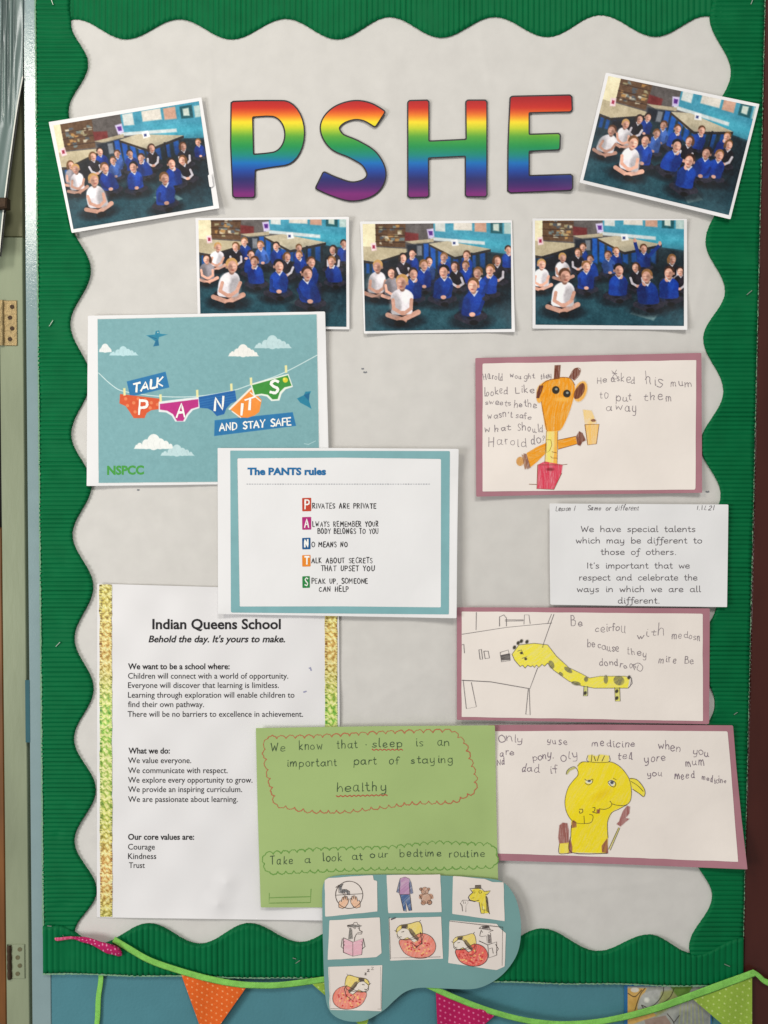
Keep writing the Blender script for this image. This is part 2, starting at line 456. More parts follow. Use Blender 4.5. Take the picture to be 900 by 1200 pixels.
# ================================================================== SETTING
M_wall = mat('teal_wall_paint', (72, 124, 134), 0.5, 0.06, 25, bump=0.35, bscale=260)
q = [(-500, -400), (1400, -400), (1400, 1600), (-500, 1600)]
q = vquad(47, 868 + 30, -400, 1700)
wall = box('wall', q, None, None, None, -60, 0, M_wall); wall['kind'] = 'structure'

# ---- door surround on the left
M_arch = mat('pale_blue_gloss_paint', (126, 148, 150), 0.17, 0.06, 30, bump=0.14, bscale=500, spec=0.8)
M_jamb = mat('worn_green_cream_paint', (130, 138, 112), 0.45, 0.16, 22, bump=0.4, bscale=120, stretch=(1, 1, .25))
M_dark = mat('gap_shade_black', (14, 12, 12), 0.8, 0.1)
M_wood = mat('varnished_brown_wood', (104, 66, 32), 0.4, 0.35, 90, stretch=(1, 1, .12))
M_brass = mat('tarnished_brass', (150, 130, 92), 0.42, 0.3, 200, bump=0.4, bscale=900, metal=0.6)
M_rust = mat('dark_rusty_metal', (62, 46, 32), 0.6, 0.3, 300, metal=0.4)
fr = thing('door_frame', 'pale blue and worn green painted door frame along the left edge of the display', 'door frame', 30, 1300, 0)
box('architrave', vquad(27, 50, -400, 1700), None, None, None, -60, 1.2, M_arch, fr, bev=0.6)
box('jamb', vquad(-1, 26.6, 278, 1700, 330), None, None, None, -70, -6, M_jamb, fr, bev=0.8, label='worn green cream jamb strip')
box('jamb', vquad(-1, 26.6, -400, 277.4, 330), None, None, None, -70, -9, mat('olive_green_paint', (122, 122, 92), 0.5, 0.12, 22), fr, bev=0.8, label='olive green upper part of the jamb')  # upper jamb in a darker olive than the lower part
box('gap_shade_panel', vquad(-60, 3.6, -400, 1700, 330), None, None, None, -160, -120, M_dark, fr, label='near-black panel standing in for the shade in the gap beside the door')  # shade inside the door gap, put in as a near-black panel
box('paint_patch', [(29.4, 797), (34.6, 797), (35.2, 870), (30.0, 870)], None, None, None, 1.0, 1.6, mat('dark_teal_patch', (38, 84, 92), 0.5), fr, label='small dark teal patch')
for hy0, hy1, hx in ((352, 405, 11), (1107, 1147, 20)):
    pm = M_brass if hy0 < 600 else M_jamb; sm_ = M_rust if hy0 < 600 else mat('painted_screw', (96, 92, 66), .5, .2, 200)
    hg = box('hinge', [(hx - 7, hy0), (hx + 8.5, hy0), (hx + 9, hy1), (hx - 6.5, hy1)], None, None, None, -7, -4.6, pm, fr, bev=0.4,
             label='bare brass hinge leaf' if hy0 < 600 else 'hinge leaf painted over')
    n = 4
    for k in range(n):
        cx = hx + (3.0 if k % 2 == 0 else 0.5); cy = hy0 + (hy1 - hy0) * (k + .6) / (n + .2)
        pts = [(cx + 2.6 * math.cos(a * math.pi / 6), cy + 2.6 * math.sin(a * math.pi / 6)) for a in range(12)]
        plate('screw', poly_fn(pts), bbox(pts), -4.1, sm_, hg, cell=1.0, thick=0.9)
        V = [(cx - 2, cy - 1.2), (cx + 2, cy + .8), (cx + 1.8, cy + 1.4), (cx - 2.2, cy - .6)]
    kn = []; Fk = []
    o_ = Wn(hx - 9, hy0, -5); o2 = Wn(hx - 8.4, hy1, -5)
    for j in range(13):
        p = o_ + (o2 - o_) * j / 12; r = 0.0034 if j % 3 else 0.0029
        for a in range(8): kn.append(p + np.array([math.cos(a * math.pi / 4) * r, math.sin(a * math.pi / 4) * r, 0]))
    for j in range(12):
        for a in range(8): Fk.append((j * 8 + a, j * 8 + (a + 1) % 8, j * 8 + 8 + (a + 1) % 8, j * 8 + 8 + a))
    mkobj('knuckle', kn, Fk, M_brass if hy0 < 600 else M_rust, fr)

dr = thing('door', 'varnished brown wooden door edge at the lower left beside the dark gap', 'door', -10, 1300, -20)
box('door_edge', vquad(-200, -1.5, 620, 1700, 330), None, None, None, -55, -16, M_wood, dr, bev=1.0)

# glossy grey sheet hanging in front of the top of the frame
M_sheet = mat('grey_blue_glossy_plastic', (104, 122, 118), 0.25, 0.10, 30, spec=0.5, stretch=(1, 1, .2))
hs = thing('hanging_sheet', 'creased grey-blue glossy plastic sheet with slanting edge hanging at the top left corner', 'plastic sheet', 5, 0, 14)
pts = [(-120, -200), (26.8, -200), (26.8, 90), (20, 128), (12, 185), (5, 240), (-1, 300), (-120, 300)]
def dsheet(x, y):
    f = np.clip((19 - x) / 6, 0, 1) * np.clip((150 - y) / 110, 0.0, 1)
    return 3.0 + np.clip((26 - x) / 26, 0, 2) * 9 + f * 3.6 * (np.sin(x * 1.05 + y * .018) + .7 * np.sin(x * .6 - y * .03 + 1)) + 0.5 * np.sin(y * .05 + x * .3)
plate('sheet', poly_fn(pts), (-121, -201, 28, 301), dsheet, M_sheet, hs, cell=1.6, thick=0.5)
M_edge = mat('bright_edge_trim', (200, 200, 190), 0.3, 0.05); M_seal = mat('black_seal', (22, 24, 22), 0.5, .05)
e1 = [(26.4, 90), (19.6, 128), (11.6, 185), (4.6, 240), (-1.4, 300)]
strokes('edge_trim', [cr(e1)], 1.5, lambda x, y: dsheet(x, y), M_edge, hs, eps=0.9, rj=0)
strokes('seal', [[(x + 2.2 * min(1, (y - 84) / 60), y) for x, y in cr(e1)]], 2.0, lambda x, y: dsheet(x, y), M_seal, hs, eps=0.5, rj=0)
box('clip', [(-6, 231), (7.5, 231), (7.5, 243), (-6, 245)], None, None, None, 8, 19, M_rust, hs, bev=1.6, label='rusty metal clip')

# ---- dark red-brown frame on the right
M_red = mat('dark_red_brown_gloss_paint', (66, 30, 24), 0.35, 0.18, 30, bump=0.25, bscale=200, stretch=(1, 1, .3))
rf = thing('wooden_post', 'dark red-brown painted wooden frame running down the right edge of the display', 'door frame', 890, 1300, 0)
box('post', vquad(897.5, 1090, -400, 1700), None, None, None, -60, 4, M_red, rf, bev=1.0)
box('post_edge', vquad(893, 897.2, -400, 1700), None, None, None, -60, -2, M_red, rf)

# ================================================================== BACKING PAPER
M_back = mat('off_white_backing_paper', (201, 198, 193), 0.7, 0.045, 40, bump=0.45, bscale=45, spec=0.2)
def dback(x, y):
    x = np.asarray(x, float); y = np.asarray(y, float)
    d = 1.2 + 0.35 * np.sin(x * .021 + y * .006) + 0.3 * np.sin(y * .017 - x * .008 + 1)
    for cx, cy, sx, sy, h in CRUMP: d = d + h * np.exp(-((x - cx) / sx) ** 2 - ((y - cy) / sy) ** 2)
    for ax, ay, bx, by, h, wd_ in FOLDS:
        L = math.hypot(bx - ax, by - ay); q = ((x - ax) * (by - ay) - (y - ay) * (bx - ax)) / L; t = ((x - ax) * (bx - ax) + (y - ay) * (by - ay)) / L / L
        d = d + h * np.exp(-np.abs(q) / wd_) * np.clip(np.sin(np.pi * np.clip(t, 0, 1)) * 2, 0, 1)
    return np.where(y < 60, np.clip(d, .3, 1.7), np.clip(d, 0.3, 2.5))
r = np.random.default_rng(3)
CRUMP = [(r.uniform(100, 840), r.uniform(30, 560), r.uniform(8, 22), r.uniform(30, 110), r.uniform(-.5, .9)) for _ in range(26)] + \
        [(r.uniform(100, 840), r.uniform(560, 1100), r.uniform(14, 60), r.uniform(8, 26), r.uniform(-.5, .8)) for _ in range(20)]
FOLDS = [(248, 40, 246, 250, .8, 3), (560, 30, 575, 110, .5, 4), (700, 250, 702, 410, .5, 3), (150, 290, 220, 360, .7, 4), (420, 400, 540, 500, .4, 5), (395, 470, 545, 455, .5, 4), (95, 600, 240, 660, .6, 4), (400, 760, 530, 800, .6, 4), (410, 840, 530, 770, .4, 3), (610, 1050, 800, 1030, .6, 5), (640, 1020, 720, 1110, .5, 4), (830, 300, 800, 420, .4, 3), (180, 60, 235, 100, .5, 3)]
q = vquad(50, 890, -20, 1140)
bk = plate('backing_paper', poly_fn(q), bbox(q), dback, M_back, None, cell=3.2, thick=0.3)
tag(bk, 'large sheet of off-white backing paper filling the middle of the display board', 'paper')
# pinholes and small marks left on the paper
mk = []
for x, y, s in ((428, 436, 1.6), (425, 432, 1.0), (829, 576, 1.7), (162, 574, 1.0), (760, 838, .8)):
    strokes('pin_mark', [[(x - s, y), (x, y + s * .4), (x + s, y)]], 1.7, dback, ink('mark_grey', (120, 122, 126)), bk, eps=0.15)
bk.location  # world-placed thing; the marks follow it

# ================================================================== CORRUGATED BORDER
M_green = mat('green_corrugated_card', (0, 97, 54), 0.55, 0.10, 45, spec=0.1)
def wave_edge(ext):
    ext = sorted(ext)
    def f(t):
        t = np.asarray(t, float); out = np.zeros_like(t)
        out[:] = ext[0][1]
        for (a, va), (b, vb) in zip(ext[:-1], ext[1:]):
            m_ = (t >= a) & (t <= b); s = (t[m_] - a) / (b - a)
            out[m_] = va + (vb - va) * (1 - np.cos(np.pi * s)) / 2
        out[t > ext[-1][0]] = ext[-1][1]
        return out
    return f
M_cut = mat('pale_cut_card_edge', (112, 150, 118), 0.7, 0.3, 500)
def corr(name, label, vert, t0, t1, outer, inner, period, base, amp, seed, dents=(), edge=1):
    rd = np.random.default_rng(seed + 50); dents = list(dents) + [(rd.uniform(t0, t1), rd.uniform(.1, .9), rd.uniform(5, 16), rd.uniform(.1, .3), rd.uniform(.2, .65)) for _ in range(22)]
    """corrugated strip: ridges run across it; t runs along it"""
    th = thing(name, label, 'border strip', *((outer(np.array([(t0 + t1) / 2]))[0], (t0 + t1) / 2) if vert else ((t0 + t1) / 2, outer(np.array([(t0 + t1) / 2]))[0])), base, 'green corrugated border strips round the board')
    n = int((t1 - t0) / period * 8); t = np.linspace(t0, t1, n + 1)
    a = outer(t); b = inner(t); r = np.random.default_rng(seed)
    K = 12; rows = np.concatenate([[0.0], np.linspace(0, 1, K), [1.0]])
    ph = np.cumsum(np.interp(t, np.linspace(t0, t1, 40), 1 + r.normal(0, .05, 40))) * (t[1] - t[0])
    prof = np.abs(np.sin(np.pi * ph / period)) ** 0.45
    ampn = np.interp(t, np.linspace(t0, t1, 60), 1 + r.normal(0, .16, 60))
    P = []
    for k, v in enumerate(rows):
        pos = a + (b - a) * v
        d = base + amp * prof * ampn + 0.35 * np.sin(t * .03 + v * 2 + seed)
        for dt, dv, rt, rv, h in dents: d = d - amp * h * prof * np.exp(-((t - dt) / rt) ** 2 - ((v - dv) / rv) ** 2)
        if k in (0, len(rows) - 1): d = np.full_like(d, 1.0)
        jag = r.normal(0, .16, len(t)) if k >= len(rows) - 2 else 0
        if k == len(rows) - 2: sj = jag
        if k == len(rows) - 1: jag = sj
        x, y = (pos + jag, t) if vert else (t, pos + jag)
        P.append(Wb(x, y, d, base + amp))
    P = np.concatenate(P); m_ = n + 1
    idx = np.arange(len(rows) * m_).reshape(len(rows), m_)
    Fq = np.stack([idx[:-1, :-1].ravel(), idx[:-1, 1:].ravel(), idx[1:, 1:].ravel(), idx[1:, :-1].ravel()], 1)
    if vert: Fq = Fq[:, ::-1]
    mkobj('corrugated_card', P, np.ascontiguousarray(Fq[:, ::-1]), M_green, th)
    if edge:
        for nm_, e_, sg in (('cut_edge', a, 1), ('cut_edge', b, -1))[:edge]:
            q_ = e_ - sg * .2 + .5 * sg * prof + r.normal(0, .15, len(t))
            L_ = [(u, v) for u, v in (zip(q_, t) if vert else zip(t, q_))][::2]
            strokes(nm_, [L_], .9 if sg > 0 else .55, lambda x, y: base + amp + 0 * x, M_cut, th, eps=.1, rj=.5)
    return th
M_staple = mat('staple_wire', (158, 172, 160), 0.35, 0.05, metal=0.7)
def staple(th, x, y, ang, ln, d):
    c, s = math.cos(ang) * ln / 2, math.sin(ang) * ln / 2
    a = Wn(x - c, y - s, d); b = Wn(x + c, y + s, d); n = np.array([s, 0, c]); n = n / (np.linalg.norm(n) + 1e-9) * 0.0004
    a0 = Wn(x - c, y - s, d - 1.6); b0 = Wn(x + c, y + s, d - 1.6); o = np.array([0, -0.0006, 0])
    V = []
    for p in (a0, a, b, b0): V += [p - n, p + n, p + n + o, p - n + o]
    Fc = []
    for j in range(3):
        for k in range(4): Fc.append((j * 4 + k, j * 4 + (k + 1) % 4, j * 4 + 4 + (k + 1) % 4, j * 4 + 4 + k))
    mkobj('staple', V, Fc, M_staple, th, smooth=False)

tp = corr('border_strip', 'green corrugated scalloped border strip along the top of the board', False, 62, 872,
          lambda t: -34 + 0 * t, wave_edge([(62, 30), (88, 22), (147, 45), (210, 21.5), (271, 45), (335, 21), (395, 45), (457, 19), (517, 43), (580, 19), (642, 42.5), (704, 17), (769, 42), (829, 18), (872, 30)]),
          6.4, 2.0, 1.8, 1, edge=0)
lf = corr('border_strip', 'green corrugated scalloped border strip down the left side of the board', True, -36, 1096,
          lambda t: vx(41, t), wave_edge([(-36, 90), (5, 80), (26, 82), (73, 102), (129, 79), (191, 104), (253, 80), (316, 105), (379, 81), (444, 105), (509, 82), (568, 106), (627, 83.5), (688, 108), (749, 86), (808, 108.5), (867, 85.5), (927, 111), (987, 86), (1046, 112), (1096, 86)]),
          5.25, 3.4, 2.5, 2, [(380, .5, 25, .5, .5), (750, .5, 22, .5, .5)])
rt = corr('border_strip', 'green corrugated scalloped border strip down the right side of the board', True, -36, 1122,
          lambda t: vx(897, t) - .5, wave_edge([(-36, 850), (-10, 838), (17, 833), (83, 858), (148, 832), (211, 855), (282, 828.5), (340, 851), (396, 825.5), (458, 849), (521, 822), (580, 846), (643, 819.5), (705, 842), (766, 817), (826, 839), (884, 815), (940, 837), (998, 812), (1052, 836), (1112, 809), (1122, 810)]),
          5.3, 3.4, 2.5, 3, [(345, .3, 18, .4, .7), (835, .6, 20, .4, .7)])
bt = corr('border_strip', 'green corrugated scalloped border strip along the bottom of the board', False, 50, 872,
          lambda t: 1141 + (t - 50) * .0185 + .6 * np.sin(t * .05), wave_edge([(50, 1086), (66, 1086), (113, 1109), (173, 1085), (233, 1109), (291, 1085), (351, 1107), (408, 1086), (465, 1111), (523, 1088), (578, 1114), (636, 1091), (702, 1117.5), (762, 1098), (815, 1120.5), (872, 1100)]),
          6.6, 5.8, 2.2, 4, [(76, .5, 14, .9, .75), (338, .5, 14, .4, .6), (845, .5, 16, .5, .6)])
for th, L in ((lf, [(60, 379, -1.0, 8), (68, 755, -.8, 7), (61, 2, 1.2, 8)]), (rt, [(878, 343, -.7, 8), (862, 836, -.6, 5), (881, 2, -1.2, 7)]), (bt, [(349, 1127, -.6, 6), (345, 1123, .3, 4), (75, 1098, 1.0, 5), (852, 1131, .4, 7), (58, 1085, .1, 5)])):
    for x, y, a, l in L: staple(th, x, y, a, l, 6.2 if th is not bt else 8.2)

# ================================================================== RAINBOW LETTERS
def rainbow(x, y):
    st = [(114, (158, 20, 28)), (126, (192, 40, 28)), (135, (228, 120, 30)), (143, (240, 212, 40)), (150, (190, 200, 40)), (160, (84, 158, 52)), (172, (22, 138, 74)), (182, (10, 128, 120)), (191, (10, 104, 176)), (200, (22, 66, 150)), (210, (34, 36, 100)), (219, (70, 32, 100)), (227, (118, 34, 110)), (236, (110, 30, 100))]
    ys = [s[0] for s in st]; c = np.stack([np.interp(y, ys, [s[1][k] for s in st]) for k in range(3)], -1)
    return alb(c)
M_letter = mat('rainbow_card', None, 0.5, 0.04, 300, spec=0.2); M_lblack = mat('black_outline_card', (24, 18, 24), 0.45, 0.05)
def arc(cx, cy, rx, ry, a0, a1, n=14): return [(cx + rx * math.cos(math.radians(a0 + (a1 - a0) * k / n)), cy + ry * math.sin(math.radians(a0 + (a1 - a0) * k / n))) for k in range(n + 1)]
def U(*f): return lambda X, Y: np.minimum.reduce([q(X, Y) for q in f])
def rnd(pts, r=3.5):
    return lambda X, Y: sdpoly(X, Y, pts)
def opened(fn, r): return fn
P_out = [(270, 120), (273, 118)] + [(300, 117), (326, 117)] + arc(331, 156, 26.8, 39, -84, 84) + [(318, 197), (300, 200)] + [(299.5, 230), (297, 232.5), (275, 232.5), (272, 230), (269.5, 170)]
P_in = [(297, 138), (312, 137)] + arc(317, 157.5, 16, 20.5, -80, 80) + [(310, 179), (298, 180)]
fP = lambda X, Y: np.maximum(sdpoly(X, Y, P_out), -sdpoly(X, Y, P_in))
H_p = [(479.5, 117), (501, 116.5), (503.5, 119), (503.5, 164.5), (545.5, 162.5), (545, 119), (547.5, 116.5), (569, 116.5), (571.5, 119), (571.5, 229), (569, 231.5), (547, 231.5), (544.5, 229), (544.5, 184), (503, 186), (503.5, 229.5), (501, 232), (480, 232.5), (477, 230), (477, 119.5)]
E_p = [(597, 114), (600, 112), (668, 110.5), (671, 113), (671.5, 129), (669, 132), (621, 133), (621, 156.5), (655, 155.5), (657.5, 158), (657, 174), (655, 176.5), (621, 178), (621, 205), (669, 203.5), (672, 206), (672, 221), (669, 224), (598, 227), (594, 224), (594.5, 170)]
cl = cr([(393, 281), (361, 262.5), (327, 258.5), (291, 272), (273, 299), (289, 331), (330, 350), (366, 373), (382.5, 408), (367, 437), (326, 449), (282, 437), (247, 421)], n=8)
A_ = np.array(cl); T_ = np.gradient(A_, axis=0); T_ /= np.linalg.norm(T_, axis=1, keepdims=True); N_ = np.stack([-T_[:, 1], T_[:, 0]], 1)
hw = 24 + 0 * A_[:, 0]
S_p = [(250 + p[0] / 2, p[1] / 2) for p in list(A_ + N_ * hw[:, None]) + list((A_ - N_ * hw[:, None])[::-1])]
def tube_fn(X, Y):
    d = np.full(X.shape, 1e9); pts = [(250 + a / 2, b / 2) for a, b in cl]
    for (ax, ay), (bx, by) in zip(pts[:-1], pts[1:]):
        ex, ey = bx - ax, by - ay; t = np.clip(((X - ax) * ex + (Y - ay) * ey) / (ex * ex + ey * ey), 0, 1)
        d = np.minimum(d, np.hypot(X - ax - ex * t, Y - ay - ey * t))
    d = d - 12
    # square the two ends of the stroke
    for p, q in ((pts[0], pts[3]), (pts[-1], pts[-4])):
        L = math.hypot(p[0] - q[0], p[1] - q[1]); nx_, ny_ = (p[0] - q[0]) / L, (p[1] - q[1]) / L
        e = (X - p[0]) * nx_ + (Y - p[1]) * ny_
        near = np.hypot(X - p[0], Y - p[1]) < 17
        k = 3.0; a = np.maximum(d + k, 0); b = np.maximum(e + k, 0)
        rr = np.hypot(a, b) - k + np.minimum(np.maximum(d + k, e + k), 0)
        d = np.where(near, rr, d)
    return d
for nm, fn, bx, lab, cur in (
    ('P', fP, (266, 113, 361, 236), 'large rainbow striped capital P with black outline, first of the title letters', [(298, 232, 40, 1.0)]),
    ('S', tube_fn, (360, 110, 458, 243), 'large rainbow striped capital S with black outline, second of the title letters', [(450, 130, 40, 2.0), (368, 215, 30, 1.2)]),
    ('H', lambda X, Y: sdpoly(X, Y, H_p), (473, 112, 576, 237), 'large rainbow striped capital H with black outline, third of the title letters', [(571, 231, 40, 1.5)]),
    ('E', lambda X, Y: sdpoly(X, Y, E_p), (590, 106, 677, 231), 'large rainbow striped capital E with black outline, last of the title letters', [(672, 166, 40, 2.4), (672, 222, 30, 2.2)])):
    th = thing('letter', lab, 'letter', (bx[0] + bx[2]) / 2, bx[3] - 4, 3, 'rainbow title letters')
    dp = bend(3.0, cur, 0.25, ord(nm))
    plate('outline', (lambda f: lambda X, Y: f(X, Y))(fn), bx, dp, M_lblack, th, cell=1.4, thick=0.8)
    plate('face', (lambda f: lambda X, Y: f(X, Y) + 1.7)(fn), bx, lambda x, y, dp=dp: dp(x, y) + .25, M_letter, th, cell=1.4, thick=0.2, colorfn=rainbow)

# ================================================================== CLASS PHOTOGRAPHS
M_wpaper = mat('white_photo_paper', (226, 224, 224), 0.4, 0.02, 60, spec=0.4)
SK = (216, 166, 146)
def kid(c, x, y, h, t, r, up=False):
    """one small seated figure in a printed photograph; x,y head centre, h head half height"""
    R_ = random.uniform
    hair = (186, 146, 92) if t == 'w' and R_(0, 1) < .7 else random.choice([(66, 42, 30), (92, 60, 38), (134, 96, 58), (50, 34, 28), (110, 76, 44)])
    if t == 'k': hair = (22, 16, 18)
    top = {'w': (232, 226, 230), 'g': (146, 140, 146), 'p': (34, 28, 38), 'b': (18, 58, 138), 'k': (18, 64, 150), 'l': (64, 98, 166)}[t]
    top = np.clip(np.array(top) * R_(.85, 1.08), 0, 255); sk = np.clip(np.array(SK) * R_(.82, 1.06), 0, 255); dk = (22, 20, 28)
    s = h * .92; L = R_(-.45, .45) * s; m = 1 if R_(0, 1) < .5 else -1
    c.ell(x + L, y + 4.9 * s, 3.0 * s, 1.1 * s, (10, 22, 30), soft=2.2, al=.75)
    c.ell(x + L * 1.2, y + 4.1 * s, 2.0 * s, .95 * s, dk, soft=.8)
    if t in 'bklp':
        for e in (-1, 1): c.line([(x + L + e * .3 * s, y + 3.9 * s), (x + L * 1.3 + e * 1.9 * s, y + 4.25 * s), (x + L * 1.4 + e * .2 * s, y + 5.0 * s)], .75 * s, (46, 44, 56))
        c.ell(x + L + .3 * s, y + 5.1 * s, .6 * s, .35 * s, (16, 14, 18), soft=.5)
    if t in 'wg':
        kx = x + L * 1.3
        c.line([(kx - 1.9 * s, y + 4.2 * s), (kx + .3 * s, y + 4.95 * s)], .62 * s, sk * .92); c.line([(kx + 2.1 * s, y + 3.9 * s), (kx - .1 * s, y + 4.9 * s)], .66 * s, sk)
        c.ell(kx + .3 * s * m, y + 5.3 * s, .75 * s, .42 * s, (20, 18, 22), soft=.5)
    w1, w2 = R_(1.2, 1.5) * s, R_(1.25, 1.55) * s
    c.poly(cr([(x - .6 * s, y + .95 * s), (x + .6 * s, y + .95 * s), (x + w1 + L * .4, y + 1.75 * s), (x + w2 + L, y + 3.0 * s), (x + w2 * .9 + L * 1.2, y + 4.1 * s), (x - w1 * .9 + L * 1.2, y + 4.1 * s), (x - w2 + L, y + 3.0 * s), (x - w1 + L * .4, y + 1.75 * s)], True, 3), top, soft=.6)
    c.ell(x + L + .9 * s * m, y + 3.0 * s, .8 * s, 1.5 * s, top * .6, soft=1.6, al=.55)
    c.ell(x + L * .4 - .6 * s * m, y + 1.9 * s, .7 * s, .8 * s, np.clip(top * 1.18 + 6, 0, 245), soft=1.6, al=.5)
    sl = np.array((190, 184, 190)) if t == 'p' else (sk if t in 'wg' else top * .8)
    if up:
        c.line([(x - 1.1 * s, y + 1.8 * s), (x - 1.9 * s, y - 1.2 * s)], .75 * s, top); c.line([(x + 1.1 * s, y + 1.8 * s), (x + 3.4 * s, y - .6 * s)], .75 * s, top)
        c.ell(x - 1.95 * s, y - 1.8 * s, .35 * s, .5 * s, sk); c.ell(x + 3.6 * s, y - 1.1 * s, .35 * s, .5 * s, sk)
    elif t in 'bkl' and R_(0, 1) < .4:
        c.line([(x + 1.2 * s * m, y + 2.1 * s), (x + 1.0 * s * m, y + 3.1 * s), (x + .35 * s * m, y + 1.5 * s)], .55 * s, top * .78); c.ell(x + .3 * s * m, y + 1.1 * s, .38 * s, .42 * s, sk)
    else:
        c.line([(x - 1.2 * s, y + 2.3 * s), (x - 1.1 * s + L, y + 3.4 * s), (x - .1 * s + L, y + 4.0 * s)], .46 * s, sl); c.line([(x + 1.2 * s, y + 2.3 * s), (x + 1.15 * s + L, y + 3.4 * s), (x + .3 * s + L, y + 4.0 * s)], .46 * s, sl)
        c.ell(x + .1 * s + L, y + 4.0 * s, .42 * s, .3 * s, sk, soft=.4)
    if t in 'bklp': c.poly([(x - .6 * s, y + .8 * s), (x + .6 * s, y + .8 * s), (x + .1 * s + L * .2, y + 1.6 * s)], (204, 204, 212), soft=.45)
    hx = x + R_(-.1, .1) * s
    c.ell(hx, y + .85 * s, .36 * s, .4 * s, sk * .7, soft=.5)
    c.ell(hx, y - .2 * s, .80 * s, .84 * s, hair, soft=.45, rot=R_(-.3, .3)); c.ell(hx - .7 * s * m, y + .2 * s, .14 * s, .22 * s, sk * .85)
    fx = hx + .16 * s * m
    c.ell(fx - .05 * s * m, y + .16 * s, .64 * s, .80 * s, sk, soft=.45)
    c.ell(fx - .34 * s * m, y + .3 * s, .3 * s, .5 * s, sk * .72, soft=.7, al=.7)
    c.ell(fx + .2 * s * m, y + .05 * s, .26 * s, .3 * s, np.clip(sk + 34, 0, 248), soft=.6, al=.7)
    if s > 3.8:
        c.line([(fx - .38 * s, y + .1 * s), (fx + .34 * s, y + .1 * s)], .12 * s, (92, 58, 50), soft=.6, al=.35)
        c.ell(fx, y + .62 * s, .2 * s, .1 * s, (140, 64, 60), soft=.4, al=.7)
    if t in 'pg': c.ell(hx - .7 * s * m, y + .25 * s, .3 * s, .7 * s, hair, soft=.5, al=.9)

